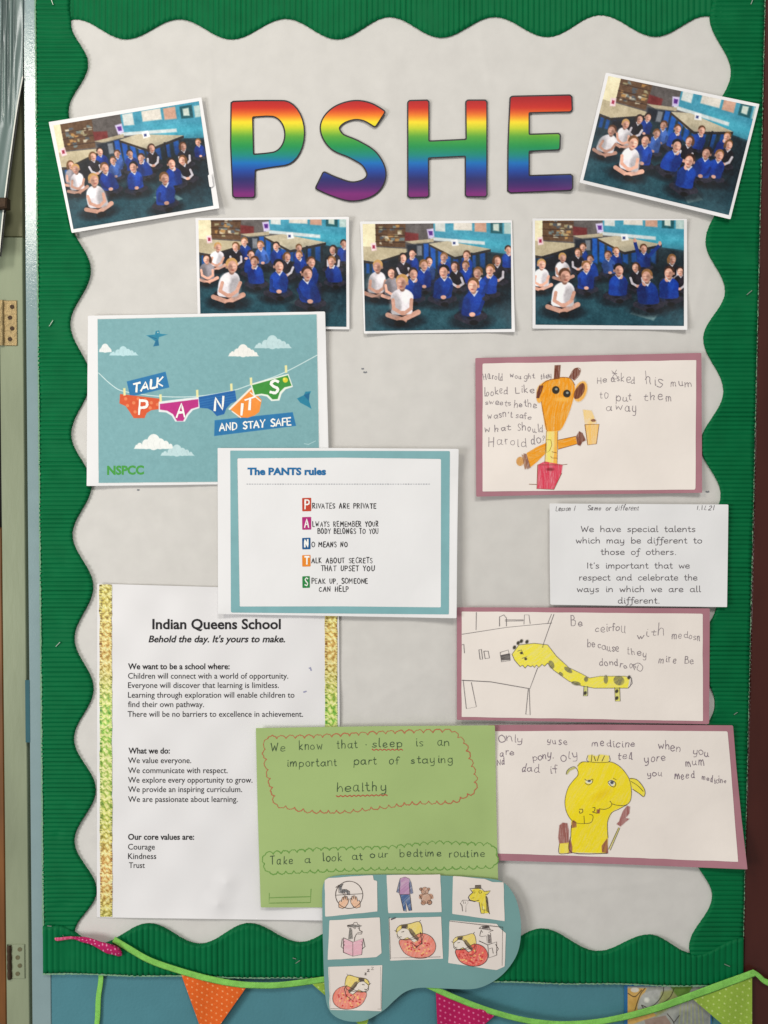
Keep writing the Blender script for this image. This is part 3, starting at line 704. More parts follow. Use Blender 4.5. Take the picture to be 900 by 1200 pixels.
def classroom(kids, aff, seed, shift=(0, 0), zoom=1.0, deck=None):
    r = np.random.default_rng(seed); random.seed(seed)
    c = Canvas(0, 0, 176, 126, 1.45, (30, 52, 60))
    def q(p): return ((p[0] - 88) * zoom + 88 + shift[0], (p[1]) * zoom + shift[1])
    def P(pts, col, **k): c.poly([q(p) for p in pts], col, **k)
    P([(-10, -30), (200, -30), (200, 30), (-10, 26)], (92, 86, 84))
    P([(84, -30), (200, -30), (200, 37), (150, 30), (84, 12)], (66, 142, 164))
    P([(110, 6), (200, 24), (200, 38), (130, 24)], (70, 158, 178), soft=4)
    P([(-5, -30), (15, -30), (15, 24), (-5, 24)], (222, 212, 178))
    P([(15, -30), (52, -30), (50, 24), (15, 22)], (96, 70, 48))
    for k in range(26):
        x, y = r.uniform(18, 46), r.uniform(-4, 18); P([(x, y), (x + r.uniform(2, 6), y), (x + r.uniform(2, 6), y + r.uniform(2, 4)), (x, y + 3)], [(150, 140, 110), (110, 120, 120), (170, 130, 80), (80, 84, 90), (190, 180, 160)][k % 5], soft=.7)
    for y in (1, 9, 17): c.line([q((15, y)), q((50, y + 1))], 1.0, (64, 42, 28))
    P([(50, 6), (66, 8), (66, 18), (50, 16)], (110, 40, 40), soft=1)
    for x0, x1, y0, y1, cc in ((86, 98, -8, 5, (196, 200, 196)), (108, 130, -8, 4, (206, 200, 190)), (133, 147, -7, 6, (190, 150, 130)), (152, 166, -6, 8, (22, 84, 92)), (155, 162, -3, 5, (190, 200, 190)), (168, 190, -4, 9, (170, 190, 186))):
        P([(x0, y0), (x1, y0), (x1, y1 + 1), (x0, y1)], cc, soft=.8)
    P([(80, 12), (145, 18), (145, 22), (80, 16)], (196, 204, 204), soft=.8)
    # tables and blue chairs
    for x in range(-4, 30, 7): P([(x, 36), (x + 4, 36), (x + 4, 54), (x, 54)], (24, 78, 140), soft=1)
    P([(-5, 22), (55, 26), (52, 30), (14, 41), (-5, 38)], (180, 168, 140)); P([(14, 41), (54, 29), (54, 32), (14, 44)], (46, 38, 36)); P([(-5, 38), (14, 41), (14, 44), (-5, 41)], (60, 50, 44))
    P([(16, 43), (52, 32), (52, 54), (16, 60)], (22, 26, 34), soft=2)
    P([(50, 17), (84, 14), (84, 18), (62, 21)], (172, 160, 136)); P([(52, 21), (80, 19), (80, 36), (52, 34)], (26, 34, 46), soft=1.5)
    P([(64, 22), (70, 22), (70, 34), (64, 34)], (120, 124, 130), soft=1)
    for x in (72, 80, 89, 98, 107, 117, 128, 139): P([(x, 20 + (x > 88) * 7), (x + 6, 20 + (x > 88) * 7), (x + 6, 50), (x, 47)], (22, 88, 168), soft=1)
    P([(78, 20), (100, 17), (152, 27), (110, 36), (100, 35)], (184, 174, 150)); P([(109, 36), (152, 27), (152, 30), (109, 39)], (50, 42, 40)); P([(78, 20), (109, 36), (109, 39), (78, 22.5)], (60, 50, 44))
    for x in (146, 128): P([(x, 31), (x + 2, 31), (x + 2, 48), (x, 50)], (30, 30, 36), soft=.6)
    P([(105, 16), (112, 15), (114, 22), (106, 23)], (226, 226, 226), soft=.7); P([(107, 18), (110, 18), (110, 21), (107, 21)], (60, 70, 120), soft=.6)
    P([(9, 19), (15, 18), (16, 27), (10, 28)], (226, 200, 204), soft=.7); P([(11, 21), (14, 21), (14, 25), (11, 25)], (150, 40, 70), soft=.6)
    P([(76, 3), (84, 2), (85, 12), (78, 14)], (200, 190, 220), soft=.8); P([(78, 5), (83, 5), (83, 10), (79, 10)], (90, 40, 130), soft=.7)
    P([(-10, 74), (200, 80), (200, 140), (-10, 140)], (36, 84, 96), soft=16, al=.75)
    P([(110, 40), (190, 34), (190, 100), (130, 100)], (16, 26, 34), soft=14, al=.5)
    if deck: c.poly(deck, (96, 124, 128), soft=.8)
    K = []
    for k in kids:
        x, y = aff(k[0], k[1]); K.append((y + k[2] * 4, x, y, k[2] * 1.16, k[3], len(k) > 4))
    for _, x, y, h, t, up in sorted(K): kid(c, x, y, h, t, r, up)
    c.C = (c.C - 14) * 1.12; c.noise(4.5, 1.8, seed); c.noise(4.5, 9, seed + 9)
    return c

def photo(label, outer, inner, kids, aff, seed, d0, curls, shift=(0, 0), zoom=1.0, deck=None):
    th = thing('photograph', label, 'photograph', sum(p[0] for p in outer) / 4, max(p[1] for p in outer), d0, 'printed class photographs under the title')
    dp = bend(d0, curls, 0.22, seed)
    plate('photo_paper', poly_fn(outer), bbox(outer), dp, M_wpaper, th, cell=1.6, thick=0.4)
    c = classroom(kids, aff, seed, shift, zoom, deck)
    c.obj('picture', dp, PHOTO, th, fmap=quadmap(inner, 176, 126), eps=.2)
    return th, dp
def affz(z0x, z0y, z1x, z1y): return lambda x, y: ((x - z0x) / (z1x - z0x) * 176, (y - z0y) / (z1y - z0y) * 126)
def affq(TL, TR, BL):
    Mx = np.linalg.inv(np.array([[TR[0] - TL[0], BL[0] - TL[0]], [TR[1] - TL[1], BL[1] - TL[1]]]))
    def f(x, y):
        u, v = Mx @ np.array([x - TL[0], y - TL[1]]); return u * 176, v * 126
    return f
k1 = [(245, 578, 5, 'g'), (265, 592, 5.6, 'w'), (325, 547, 5, 'p'), (350, 530, 4.6, 'b'), (412, 538, 4.4, 'l'), (398, 562, 4.6, 'l'), (457, 538, 4.6, 'b'), (535, 518, 5, 'p'), (648, 512, 5, 'p'), (703, 497, 4, 'b'), (368, 588, 6.2, 'b'), (500, 552, 5, 'b'), (470, 585, 6, 'k'), (608, 572, 6, 'b'), (650, 560, 5.4, 'p'), (325, 632, 7.5, 'w'), (585, 625, 7, 'b')]
photo('tilted class photo overlapping the border at top left, with a small white tag', [(57, 143), (236, 114), (257, 244), (84, 273)], [(62.5, 147), (233, 118.5), (250, 241), (86, 268.5)], k1, affq((187, 437), (700, 352), (252, 808)), 11, 7.5, [(57, 143, 60, 3), (257, 244, 50, 3), (84, 273, 50, 2)], (-3, 9), 1.05, [(104, 104), (128, 102), (140, 112), (118, 117)])
k2 = [(240, 550, 6, 'w'), (297, 522, 5.4, 'w'), (355, 500, 5, 'p'), (392, 492, 4.6, 'b'), (430, 560, 5, 'l'), (460, 525, 5, 'l'), (520, 540, 5, 'b'), (620, 545, 5, 'b'), (730, 570, 5, 'b'), (740, 605, 5.4, 'p'), (570, 590, 5.6, 'p'), (385, 590, 6.4, 'b'), (332, 600, 7.4, 'w'), (518, 610, 6.8, 'k'), (645, 640, 6.4, 'b'), (700, 648, 6, 'b'), (575, 672, 7.2, 'b')]
photo('tilted class photo overlapping the border at top right, corner lifted', [(710, 85), (890, 122), (856, 257), (679, 214)], [(713, 89), (886, 125), (854, 252), (683.5, 211)], k2, affq((222, 318), (850, 448), (118, 765)), 12, 7.5, [(890, 122, 60, 3), (679, 214, 60, 3.5), (856, 257, 60, 4), (768, 238, 60, 1.0)], (3, 5), 1.04, [(112, 110), (126, 106), (142, 116), (126, 124)])
k3 = [(95, 290, 5.4, 'g'), (155, 225, 5.2, 'w'), (250, 222, 5, 'p'), (297, 195, 4.8, 'b'), (382, 215, 5, 'l'), (468, 220, 4.8, 'b'), (525, 277, 5.2, 'p'), (587, 230, 4.4, 'b'), (590, 268, 4.8, 'b'), (332, 265, 5, 'b'), (352, 302, 6, 'b'), (770, 240, 5.2, 'p'), (825, 208, 4.6, 'b'), (764, 300, 5.6, 'b'), (650, 305, 6, 'b'), (480, 325, 7.2, 'k'), (224, 325, 8.4, 'w'), (625, 365, 7.8, 'b')]
p3, d3 = photo('leftmost of the three level class photos, partly covered by the pale blue washing line poster', [(229, 255.5), (409, 254), (409.5, 386), (232, 384)], [(232.5, 258), (405.5, 257), (406, 383), (235, 381)], k3, affz(55, 80, 838, 648), 13, 4.0, [(409, 320, 40, 2.5), (409, 254, 50, 2.5), (229, 255, 40, 1.6)], (0, 0), 1.0, [(106, 98), (122, 92), (138, 100), (130, 106)])
k4 = [(140, 325, 7, 'w'), (215, 360, 6, 'g'), (275, 280, 5.2, 'p'), (328, 258, 5, 'b'), (385, 320, 6, 'b'), (415, 300, 5, 'l'), (330, 365, 6.6, 'b'), (495, 280, 5.2, 'b'), (555, 330, 5.6, 'p'), (610, 325, 5.2, 'b'), (620, 270, 5.2, 'b'), (495, 355, 7.2, 'k'), (680, 365, 6.6, 'b'), (743, 350, 6.4, 'b'), (780, 300, 5.6, 'p'), (840, 243, 4.8, 'b'), (268, 410, 8.6, 'w'), (655, 430, 8.2, 'b')]
photo('middle of the three level class photos under the title', [(422, 259.5), (600, 258), (603.5, 389), (426.5, 391)], [(425, 262.5), (598.5, 261), (599.5, 385.5), (428, 388)], k4, affz(65, 100, 855, 668), 14, 3.2, [(422, 259, 50, 2.0), (603, 389, 40, 3.5), (430, 391, 40, 2.4)], (0, 4), 1.0, [(114, 108), (124, 104), (146, 112), (138, 122)])
k5 = [(78, 215, 6, 'w'), (152, 190, 5.4, 'w'), (210, 170, 4.8, 'p'), (228, 150, 4.6, 'b'), (256, 195, 4.8, 'b'), (320, 180, 5, 'l'), (350, 165, 4.6, 'b'), (452, 155, 5, 'b', 1), (555, 195, 5.6, 'p'), (545, 245, 7, 'b'), (425, 225, 5.4, 'p'), (240, 222, 6.2, 'b'), (360, 235, 7, 'k'), (162, 258, 8.4, 'w'), (463, 258, 7.6, 'b'), (588, 240, 5, 'p')]
photo('rightmost of the three level class photos, one child raising both arms', [(624, 256), (805, 256.5), (805.5, 386.5), (624, 385)], [(627, 258.5), (801.5, 258), (801.5, 382), (627.5, 380.5)], k5, affz(53, 50, 600, 445), 15, 3.2, [(624, 256, 40, 2.0), (805, 386, 50, 4), (805, 256, 40, 2), (624, 385, 40, 1.6)], (-4, 1), 1.03, [(112, 112), (120, 103), (146, 112), (140, 120)])
# the small white tag on the first photograph
tg = plate('paper_tag', poly_fn([(243.5, 205), (247.5, 203), (250, 219), (245.6, 219.6)]), (240, 200, 254, 222), 10.6, M_wpaper, None, cell=2, thick=.3)
tag(tg, 'tiny white paper tag stuck on the right edge of the tilted top left photo', 'paper tag')

# ================================================================== WASHING LINE POSTER
M_paper = mat('white_copier_paper', (224, 223, 223), 0.55, 0.03, 14, bump=0.25, bscale=50, spec=0.25)
M_paperw = mat('warm_drawing_paper', (230, 221, 213), 0.6, 0.04, 16, bump=0.3, bscale=60, spec=0.2)
def outl(*p): return list(p)
po = [(103, 370), (381, 365), (385, 526), (384, 566), (101.5, 569.5)]
th = thing('poster', 'pale blue poster of lettered underpants hanging on a washing line under a TALK sign', 'poster', 243, 569, 5.5)
dT = bend(5.6, [(103, 370, 60, 2.0), (381, 365, 50, 2.4), (101, 569, 60, 2.5), (381, 400, 385, 560, 12, 1.2)], 0.3, 21, 110)
plate('poster_paper', poly_fn(rough_edge(po, .1)), bbox(po), dT, M_paper, th, cell=1.6)
c = Canvas(112, 364, 378, 570, 2.0)
BL = (119, 164, 168)
c.poly([(114.3, 374), (371, 368.3), (374.5, 563.5), (115.6, 566)], BL); 
base = c.A.copy()
def cloud(x, y, w_, h_, col):
    r = np.random.default_rng(int(x)); c.poly([(x - w_ / 2, y + h_ / 2), (x + w_ / 2, y + h_ / 2), (x + w_ * .42, y + h_ * .25), (x - w_ * .45, y + h_ * .2)], col)
    for u, q_ in ((-.36, .22), (-.2, .36), (-.02, .56), (.14, .40), (.27, .30), (.39, .18)):
        rr = h_ * q_; c.ell(x + u * w_, y + h_ * .45 - rr * .8, rr * .85, rr * (1.0 if q_ < .5 else 1.05), col)
    for k in range(5): c.line([(x + (-.3 + .15 * k) * w_, y + h_ * .4), (x + (-.33 + .15 * k) * w_, y + h_ * .1), (x + (-.3 + .15 * k) * w_, y - h_ * .1)], .5, tuple(np.array(col) * .9), al=.6)
for a in ((123.5, 408, 15, 9, (226, 228, 226)), (145, 411.5, 34, 10, (180, 212, 216)), (285.5, 411, 36, 13, (230, 228, 222)), (320, 401, 44, 14, (184, 210, 212)), (181, 518, 48, 16, (228, 230, 226)), (208, 528, 40, 12, (184, 210, 212))): cloud(*a)
ln = cr([(115.5, 437), (132, 452), (147, 459), (188, 464.5), (230, 464.5), (271, 458), (293, 451), (330, 438), (372, 416)])
c.line(ln, .9, (206, 224, 222))
def bird(x, y, s, m=1):
    col = (34, 124, 152)
    c.poly([(x - 12 * s, y - 1 * s), (x - 4 * s, y + 4 * s), (x + 1 * s, y + 8 * s), (x + 3 * s, y + 1 * s), (x + 13 * s * m, y - 2 * s), (x + 4 * s, y - 3 * s), (x + 3 * s, y - 7 * s), (x - 1 * s, y - 6 * s), (x - 2 * s, y - 2 * s)], col)
    c.poly([(x - 1 * s, y + 5 * s), (x - 4 * s, y + 12 * s), (x + 3 * s, y + 11 * s), (x + 2 * s, y + 4 * s)], (24, 104, 140)); c.line([(x - 9 * s, y), (x, y + 3 * s)], .6, (20, 84, 120)); c.ell(x + 1.5 * s, y - 4.5 * s, .7, .6, (220, 220, 200))
bird(183.5, 394, 1.0)
c.poly([(348, 467), (356, 463), (358, 459), (364.5, 458.5), (361, 466), (365, 479), (356, 474), (352, 472)], (34, 124, 152)); c.poly([(356, 463), (363, 460), (362, 470)], (22, 98, 138))
c.poly([(148.5, 447), (194, 435.5), (198.5, 454), (152.5, 465)], (34, 112, 164)); c.poly([(251.5, 492.5), (343, 483), (347, 499), (251, 511)], (34, 112, 164))
OR, MG, NB, YO, GR = (208, 84, 44), (182, 40, 124), (26, 94, 160), (232, 140, 54), (56, 140, 52)
def zz(p): return [(90 + a / 3, 350 + b / 3) for a, b in p]
c.poly(zz([(152, 335), (296, 352), (294, 388), (262, 392), (246, 402), (238, 420), (200, 420), (186, 398), (172, 378), (150, 368)]), OR)
for x, y in ((172, 352), (200, 366), (178, 376), (262, 366), (284, 372), (216, 352), (258, 384), (205, 398), (240, 356)): c.ell(90 + x / 3, 350 + y / 3, 1.9, 1.9, (224, 128, 84))
c.poly(zz([(288, 362), (430, 345), (432, 384), (408, 392), (392, 410), (380, 432), (346, 432), (334, 412), (314, 400), (288, 398)]), (222, 226, 226)); c.poly(zz([(292, 370), (427, 353), (428, 380), (402, 388), (386, 406), (374, 430), (352, 430), (338, 406), (318, 394), (292, 390)]), MG)
c.poly(zz([(428, 346), (556, 322), (562, 360), (542, 368), (526, 386), (518, 406), (492, 413), (476, 394), (460, 386), (432, 384)]), NB)
for k in range(4): c.line(zz([(432, 356 + 9 * k), (558, 333 + 9 * k)]), .5, (60, 130, 180), al=.8)
c.poly(zz([(535, 386), (610, 314), (650, 356), (642, 398), (626, 410), (600, 419), (568, 417), (556, 402)]), YO); c.line(zz([(537, 388), (612, 316)]), 2.2, (232, 226, 214)); c.line(zz([(610, 330), (646, 360)]), 1.3, (232, 226, 214)); c.line(zz([(546, 396), (576, 418)]), 1.2, (232, 226, 214));
c.poly(zz([(610, 300), (744, 264), (760, 310), (735, 318), (720, 334), (712, 358), (684, 360), (668, 344), (648, 340), (622, 344)]), (226, 230, 220)); c.poly(zz([(616, 304), (742, 269), (755, 306), (730, 312), (714, 328), (706, 353), (688, 354), (672, 338), (650, 334), (626, 338)]), GR); c.ell(90 + 733 / 3, 350 + 286 / 3, 3, 3, (214, 200, 50)); c.ell(90 + 729 / 3, 350 + 282 / 3, 1.4, 1.4, (230, 220, 90))
for x, y in ((167, 328), (294, 350), (423, 334), (543, 312), (612, 291), (735, 248)): c.poly(zz([(x - 4, y - 13), (x + 4, y - 14), (x + 5, y + 12), (x - 3, y + 13)]), (226, 220, 160))
c.line(zz([(800, 510), (815, 512), (840, 500)]), .5, (196, 222, 222))
c.noise(1.6, 3, 4); c.A = np.maximum(base, 0)
c.obj('printed_picture', dT, PRINT, th, eps=.2, thr=.5)
WI = ink('white_print', (236, 236, 230))
strokes('sign_lettering', hand('TALK', 156, 190.5, 460.2, 6.2, .03, slope=-.23, slant=.1), 2.2, dT, WI, th, eps=.45, label='white word TALK')
strokes('sign_lettering', hand('AND STAY SAFE', 257, 341, 505, 5.2, .03, slope=-.085), 1.5, dT, WI, th, eps=.45, label='white words AND STAY SAFE')
for ch, x0, x1, y, xh, sl in (('P', 161.5, 172, 485.5, 10, .02), ('A', 206.5, 217, 489, 9.8, -.05), ('N', 250.5, 262, 481, 9.4, -.12), ('I', 281.5, 284, 486, 8.2, .0), ('T', 286, 297, 482, 8.2, -.35), ('S', 315.5, 326, 461, 9.2, -.1)):
    strokes('pants_letter', hand(ch, x0, x1, y, xh, .02, slope=sl, slant=.06), 2.6, dT, WI, th, eps=.45)
typed('charity_name', 'NSPCC', 125.5, 168.8, 556, 9.6, dT, ink('green_print', (70, 150, 66)), th, bold=.045, slope=-.01)

# ================================================================== SCHOOL VALUES SHEET
so = [(114, 684), (397, 692), (399.5, 1079), (113.5, 1075)]
th = thing('notice', 'long white school values notice with gold patterned strips down both sides', 'notice', 256, 1078, 3)
dS = bend(4.0, [(375, 1078, 60, 2.4), (114, 684, 50, 1.4), (150, 684, 360, 690, 14, 1.2), (120, 1075, 390, 1079, 16, 1.6), (255, 1060, 24, 2.2), (265, 1035, 20, 1.6)], 0.45, 31, 60)
M_lam = mat('smooth_white_laminate', (220, 218, 218), 0.35, 0.03, 10, bump=0.1, bscale=40, spec=0.4)
plate('notice_paper', poly_fn(so), bbox(so), dS, M_lam, th, cell=1.6)
def goldcol(xc, w_):
    def f(x, y):
        rr = np.random.default_rng(5); u = (x - xc) / (w_ / 2)
        yj = y + 2.5 * np.sin(y * .11) + 1.2 * np.sin(y * .37 + x); rg = np.abs(np.hypot(u * 5.2 + 1.2 * np.sin(y * .41), ((yj % 12.5) - 6.2)) - 3.3)
        grn = 0.5 + 0.5 * np.sin(y * .021 + 2.0); br = 0.5 + 0.5 * np.sin(y * .05 + .7)
        c1 = np.stack([226 + 14 * br - 34 * grn, 208 + 6 * grn, 104 + 26 * br], -1); c2 = np.stack([122 + 40 * br - 60 * grn, 96 + 60 * grn, 40 + 0 * y], -1); c3 = np.array([232, 226, 170.0])
        t = .95 * np.clip(1.25 - rg, 0, 1)[..., None]; v = (np.abs(u) > .68)[..., None] * (np.sin(y * 2.1) > 0)[..., None]
        q2 = np.sin(x * 1.9 + 1.3 * np.sin(y * .8)) * np.sin(y * 1.5 + x * .7); t = np.clip(t * .75 + (q2 > .7)[..., None] * .3, 0, 1)
        o = c1 * (1 - t) + c2 * t; o = np.where(v, c2 * .9, o); s = (np.clip(1.2 - np.abs(rg - 2.6), 0, 1) * .8)[..., None]
        o = o * (1 - s) + c3 * s + rng.normal(0, 15, y.shape)[..., None]
        return np.clip(lin(np.clip(o, 5, 245)) / GAIN, 0, .9)
    return f
M_gold = mat('gold_patterned_foil', None, 0.3, 0.12, 300, bump=0.3, bscale=700, spec=0.6)
for a, b, y0, y1 in ((116.4, 131, 685, 1074.5), (380.5, 395.2, 690, 1078)):
    s_ = [(a, y0), (b, y0), (b + .5, y1), (a + 1, y1)]
    plate('gold_strip', poly_fn(rough_edge(s_, .5, 5)), bbox(s_), lambda x, y: dS(x, y) + .5, M_gold, th, cell=1.3, thick=.3, colorfn=goldcol((a + b) / 2 + .5, b - a))
LN = [('Indian Queens School', 178.5, 329, 737, 11.3, .025, 0), ("Behold the day. It's yours to make.", 174, 334, 752.6, 7.6, .022, .22), ('We want to be a school where:', 150, 269, 784.2, 6.6, .022, 0),
      ('Children will connect with a world of opportunity.', 150, 337.7, 795.3, 6.6, 0, 0), ('Everyone will discover that learning is limitless.', 150, 326.7, 806.2, 6.6, 0, 0), ('Learning through exploration will enable children to', 150, 345, 817.6, 6.6, 0, 0),
      ('find their own pathway.', 150, 239, 828.6, 6.6, 0, 0), ('There will be no barriers to excellence in achievement.', 149.5, 355, 840, 6.6, 0, 0), ('What we do:', 150.5, 199, 883, 6.6, .022, 0), ('We value everyone.', 150, 224, 894.3, 6.6, 0, 0),
      ('We communicate with respect.', 150, 266.7, 906, 6.6, 0, 0), ('We explore every opportunity to grow.', 150, 295.8, 917.2, 6.6, 0, 0), ('We provide an inspiring curriculum.', 150, 283.6, 928.2, 6.6, 0, 0), ('We are passionate about learning.', 150, 278.5, 939.8, 6.6, 0, 0),
      ('Our core values are:', 150, 227.4, 984, 6.6, .022, 0), ('Courage', 150, 181.4, 995.6, 6.6, 0, 0), ('Kindness', 150, 183, 1006.6, 6.6, 0, 0), ('Trust', 151, 169.6, 1017.2, 6.6, 0, 0)]
for t_, a, b, y, cp, bo, sh in LN: typed('heading' if bo else 'text_line', t_, a, b, y, cp, dS, BLACK, th, bold=bo if bo else .004, shear=sh)
for L_ in ([(362.5, 783), (363.5, 782), (364.6, 785.5)], [(356, 811), (358.6, 810.2)]): strokes('scuff', [L_], 2.0, dS, ink('mark_blue', (150, 150, 176)), th, eps=.2)


# ================================================================== RULES POSTER
so = [(255, 525), (396, 525), (537.5, 526), (536, 620), (535, 724.5), (400, 722), (255.5, 719.5)]
th = thing('poster', 'white rules poster with thick teal border and five coloured initial squares', 'poster', 396, 722, 8)
dR = bend(9.0, [(537, 525, 50, 2), (535, 725, 60, 4.5), (255, 719, 60, 3.0), (536, 560, 535, 690, 22, 2.4)], 0.35, 41, 90)
plate('poster_paper', poly_fn(so), bbox(so), dR, M_paper, th, cell=1.6)
fo = [(269.8, 528), (527.2, 528.6), (526, 720), (270.6, 717.8)]; fi = [(278, 537), (400, 536.2), (516.8, 537.8), (516.6, 711.8), (400, 710.6), (280.8, 710.8)]
M_tealp = mat('teal_print', (122, 168, 172), 0.5, 0.05, 60)
plate('printed_frame', lambda X, Y: np.maximum(sdpoly(X, Y, fo), -sdpoly(X, Y, fi)), bbox(fo), lambda x, y: dR(x, y) + .25, M_tealp, th, cell=1.5, thick=.05)
typed('heading', 'The PANTS rules', 290, 382, 556.3, 7.8, dR, ink('blue_print', (34, 104, 156)), th, bold=.045)
strokes('dotted_line', [[(289 + k * 3.0, 567.3), (290.5 + k * 3.0, 567.3)] for k in range(72)], .8, dR, ink('pale_dot', (156, 158, 164)), th)
for ch, col, x0, x1, y0, y1 in (('P', (186, 66, 44), 354, 364.6, 583.6, 599), ('A', (172, 40, 116), 354, 364.6, 606, 620.6), ('N', (22, 84, 136), 354, 363.8, 630.4, 643.6), ('T', (222, 132, 40), 354, 363.8, 650.6, 663.8), ('S', (42, 128, 66), 354.2, 363, 675.4, 688.8)):
    p_ = [(x0, y0), (x1, y0 - .3), (x1 + .1, y1), (x0 + .2, y1 + .2)]
    s_ = plate('initial_square', poly_fn(p_), bbox(p_), lambda x, y: dR(x, y) + .25, ink('square_' + {'P': 'red', 'A': 'magenta', 'N': 'blue', 'T': 'orange', 'S': 'green'}[ch], col), th, cell=.8, thick=.05)
    strokes('initial', hand(ch, x0 + 2.8, x1 - 2.4, y1 - 2.6, (y1 - y0 - 4.6) / 1.6, .02), 1.5, dR, WI, s_, eps=.5)
for t_, a, b, y in (('RIVATES ARE PRIVATE', 366.2, 441, 595.8), ('LWAYS REMEMBER YOUR', 366.2, 444, 617), ('BODY BELONGS TO YOU', 372.4, 443.6, 625.4), ('O MEANS NO', 365, 407.6, 641), ('ALK ABOUT SECRETS', 365, 437, 659.8), ('THAT UPSET YOU', 376, 439.2, 669), ('PEAK UP, SOMEONE', 365, 431.4, 683.8), ('CAN HELP', 373.8, 409, 693.2)):
    strokes('text_line', hand(t_, a, b, y, 3.7, .05), .85, dR, BLACK, th)

# ================================================================== SPECIAL TALENTS SLIP
so = [(644, 590), (750, 590.6), (853.6, 591.2), (853, 640), (852, 711.4), (750, 710.2), (644.8, 708.6), (644.2, 650)]
th = thing('notice', 'white handwritten style slip about special talents overlapping the right border', 'notice', 748, 711, 8)
dW = bend(8.8, [(852, 711, 60, 3), (644, 590, 60, 2.0), (853, 591, 50, 1.6), (644, 600, 645, 700, 20, 1.4)], 0.4, 51, 60)
plate('slip_paper', poly_fn(so), bbox(so), dW, M_paper, th, cell=1.6)
for t_, a, b, y in (('We have special talents', 680.7, 814.8, 623.2), ('which may be different to', 674.8, 822.4, 636.6), ('those of others.', 704, 792.2, 650), ("It's important that we", 687.2, 808, 666), ('respect and celebrate the', 678.5, 817, 680), ('ways in which we are all', 676, 821, 693.6), ('different.', 724, 772.8, 707)):
    strokes('text_line', hand(t_, a, b, y, 4.1, 0.0, school=True), .8, dW, PEN, th, rj=.03)
for t_, a, b, y in (('Lesson 1', 651, 673.5, 598.6), ('Same or different', 688, 748.5, 598), ('1.11.21', 816, 836.5, 597.6)):
    strokes('handwritten_note', hand(t_, a, b, y, 3.4, .08, slant=.25), .6, dW, PEN, th)

# ================================================================== MOUNTED DRAWINGS
M_pink = mat('dusky_pink_card', (166, 116, 126), 0.6, 0.06, 40, spec=0.2)
def hatch(ang, per, lo=.55, seed=0):
    r = np.random.default_rng(seed); tb = r.uniform(0, 1, 997); lo = lo * .62
    def lay(X, Y, an, pr, k):
        ca, sa = math.cos(an), math.sin(an)
        u = (X * ca + Y * sa) + 1.6 * np.sin((X * -sa + Y * ca) * .09 + k); v = X * -sa + Y * ca
        i = np.floor(u / pr).astype(int); fr_ = u / pr - i; t = tb[(i + k * 37) % 997] * (1 - fr_) + tb[(i + 1 + k * 37) % 997] * fr_
        j = np.floor(v / 9.0 + tb[(i * 3) % 997] * 5).astype(int)
        return t * .7 + .5 * tb[(i * 7 + j * 13 + k) % 997]
    def f(X, Y): return np.clip(lo + (1 - lo) * 1.15 * np.maximum(lay(X, Y, ang, per, 0), .8 * lay(X, Y, ang + .35, per * 1.4, 5)), 0, 1)
    return f
def mounted(label, outer, inner, d0, curls, seed):
    th = thing('mounted_drawing', label, 'drawing', (outer[0][0] + outer[1][0]) / 2, max(p[1] for p in outer), d0, "children's giraffe drawings on pink card")
    dp = bend(d0, curls, .3, seed, 80)
    plate('backing_card', poly_fn(outer), bbox(outer), dp, M_pink, th, cell=1.6, thick=.5)
    plate('drawing_paper', poly_fn(rough_edge(inner, .25, 14)), bbox(inner), lambda x, y: dp(x, y) + .45, M_paperw, th, cell=1.6, thick=.3)
    return th, (lambda x, y: dp(x, y) + .45)
# --- first
th, dA = mounted('pink mounted drawing of an orange giraffe standing in a red pot holding a cup', [(557, 419.5), (822, 413.5), (822.8, 577.5), (640, 580), (558, 582)], [(565.5, 426), (816, 422), (815, 573.8), (700, 574.6), (565.5, 576)], 7.0, [(822, 413, 60, 2.2), (557, 582, 60, 2.2), (822, 577, 50, 2.0), (557, 419, 50, 1.4)], 61)
def z1(p): return [(600 + a / 7.5, 420 + b / 7.5) for a, b in p]
c = Canvas(603, 424, 704, 576, 2.4)
O1, O2, BR, YL, RD = (232, 148, 26), (238, 168, 60), (112, 62, 48), (240, 208, 92), (212, 62, 84)
hv = hatch(.08, .9, .62, 1); hd = hatch(1.2, .9, .6, 2)
c.poly(z1(cr([(228, 250), (300, 195), (305, 205), (262, 300), (255, 380), (225, 385), (215, 330)], True, 4)), O2, tex=hv, soft=.5)
c.ell(*z1([(603, 290)])[0], 7.2, 12.5, (236, 172, 76), rot=.35, tex=hv, soft=.5)
c.poly(z1(cr([(245, 270), (290, 205), (370, 178), (430, 165), (510, 175), (548, 230), (550, 300), (530, 390), (485, 520), (430, 625), (370, 640), (305, 640), (275, 500), (255, 380)], True, 4)), O1, tex=hv, soft=.5)
c.poly(z1([(370, 185), (376, 60), (425, 58), (416, 178)]), BR, tex=hv); c.poly(z1([(500, 165), (525, 130), (545, 92), (575, 80), (600, 108), (590, 145), (545, 192)]), BR, tex=hv)
c.poly(z1([(240, 238), (278, 238), (262, 290), (240, 350), (212, 350), (218, 300)]), (104, 56, 46), tex=hv); c.poly(z1(cr([(600, 225), (635, 225), (635, 290), (590, 350), (545, 350), (550, 290)], True, 3)), (104, 56, 46), tex=hv)
for x, y in ((385, 278), (482, 310)):
    X_, Y_ = z1([(x, y)])[0]; c.ell(X_, Y_, 4.4, 4.6, (52, 48, 40), soft=.4); c.ell(X_ + .6, Y_ - 1, 1.6, 1.3, (150, 156, 150), soft=.5)
c.ell(*z1([(445, 360)])[0], 8, 2.6, (246, 186, 90), soft=1.2, al=.7)
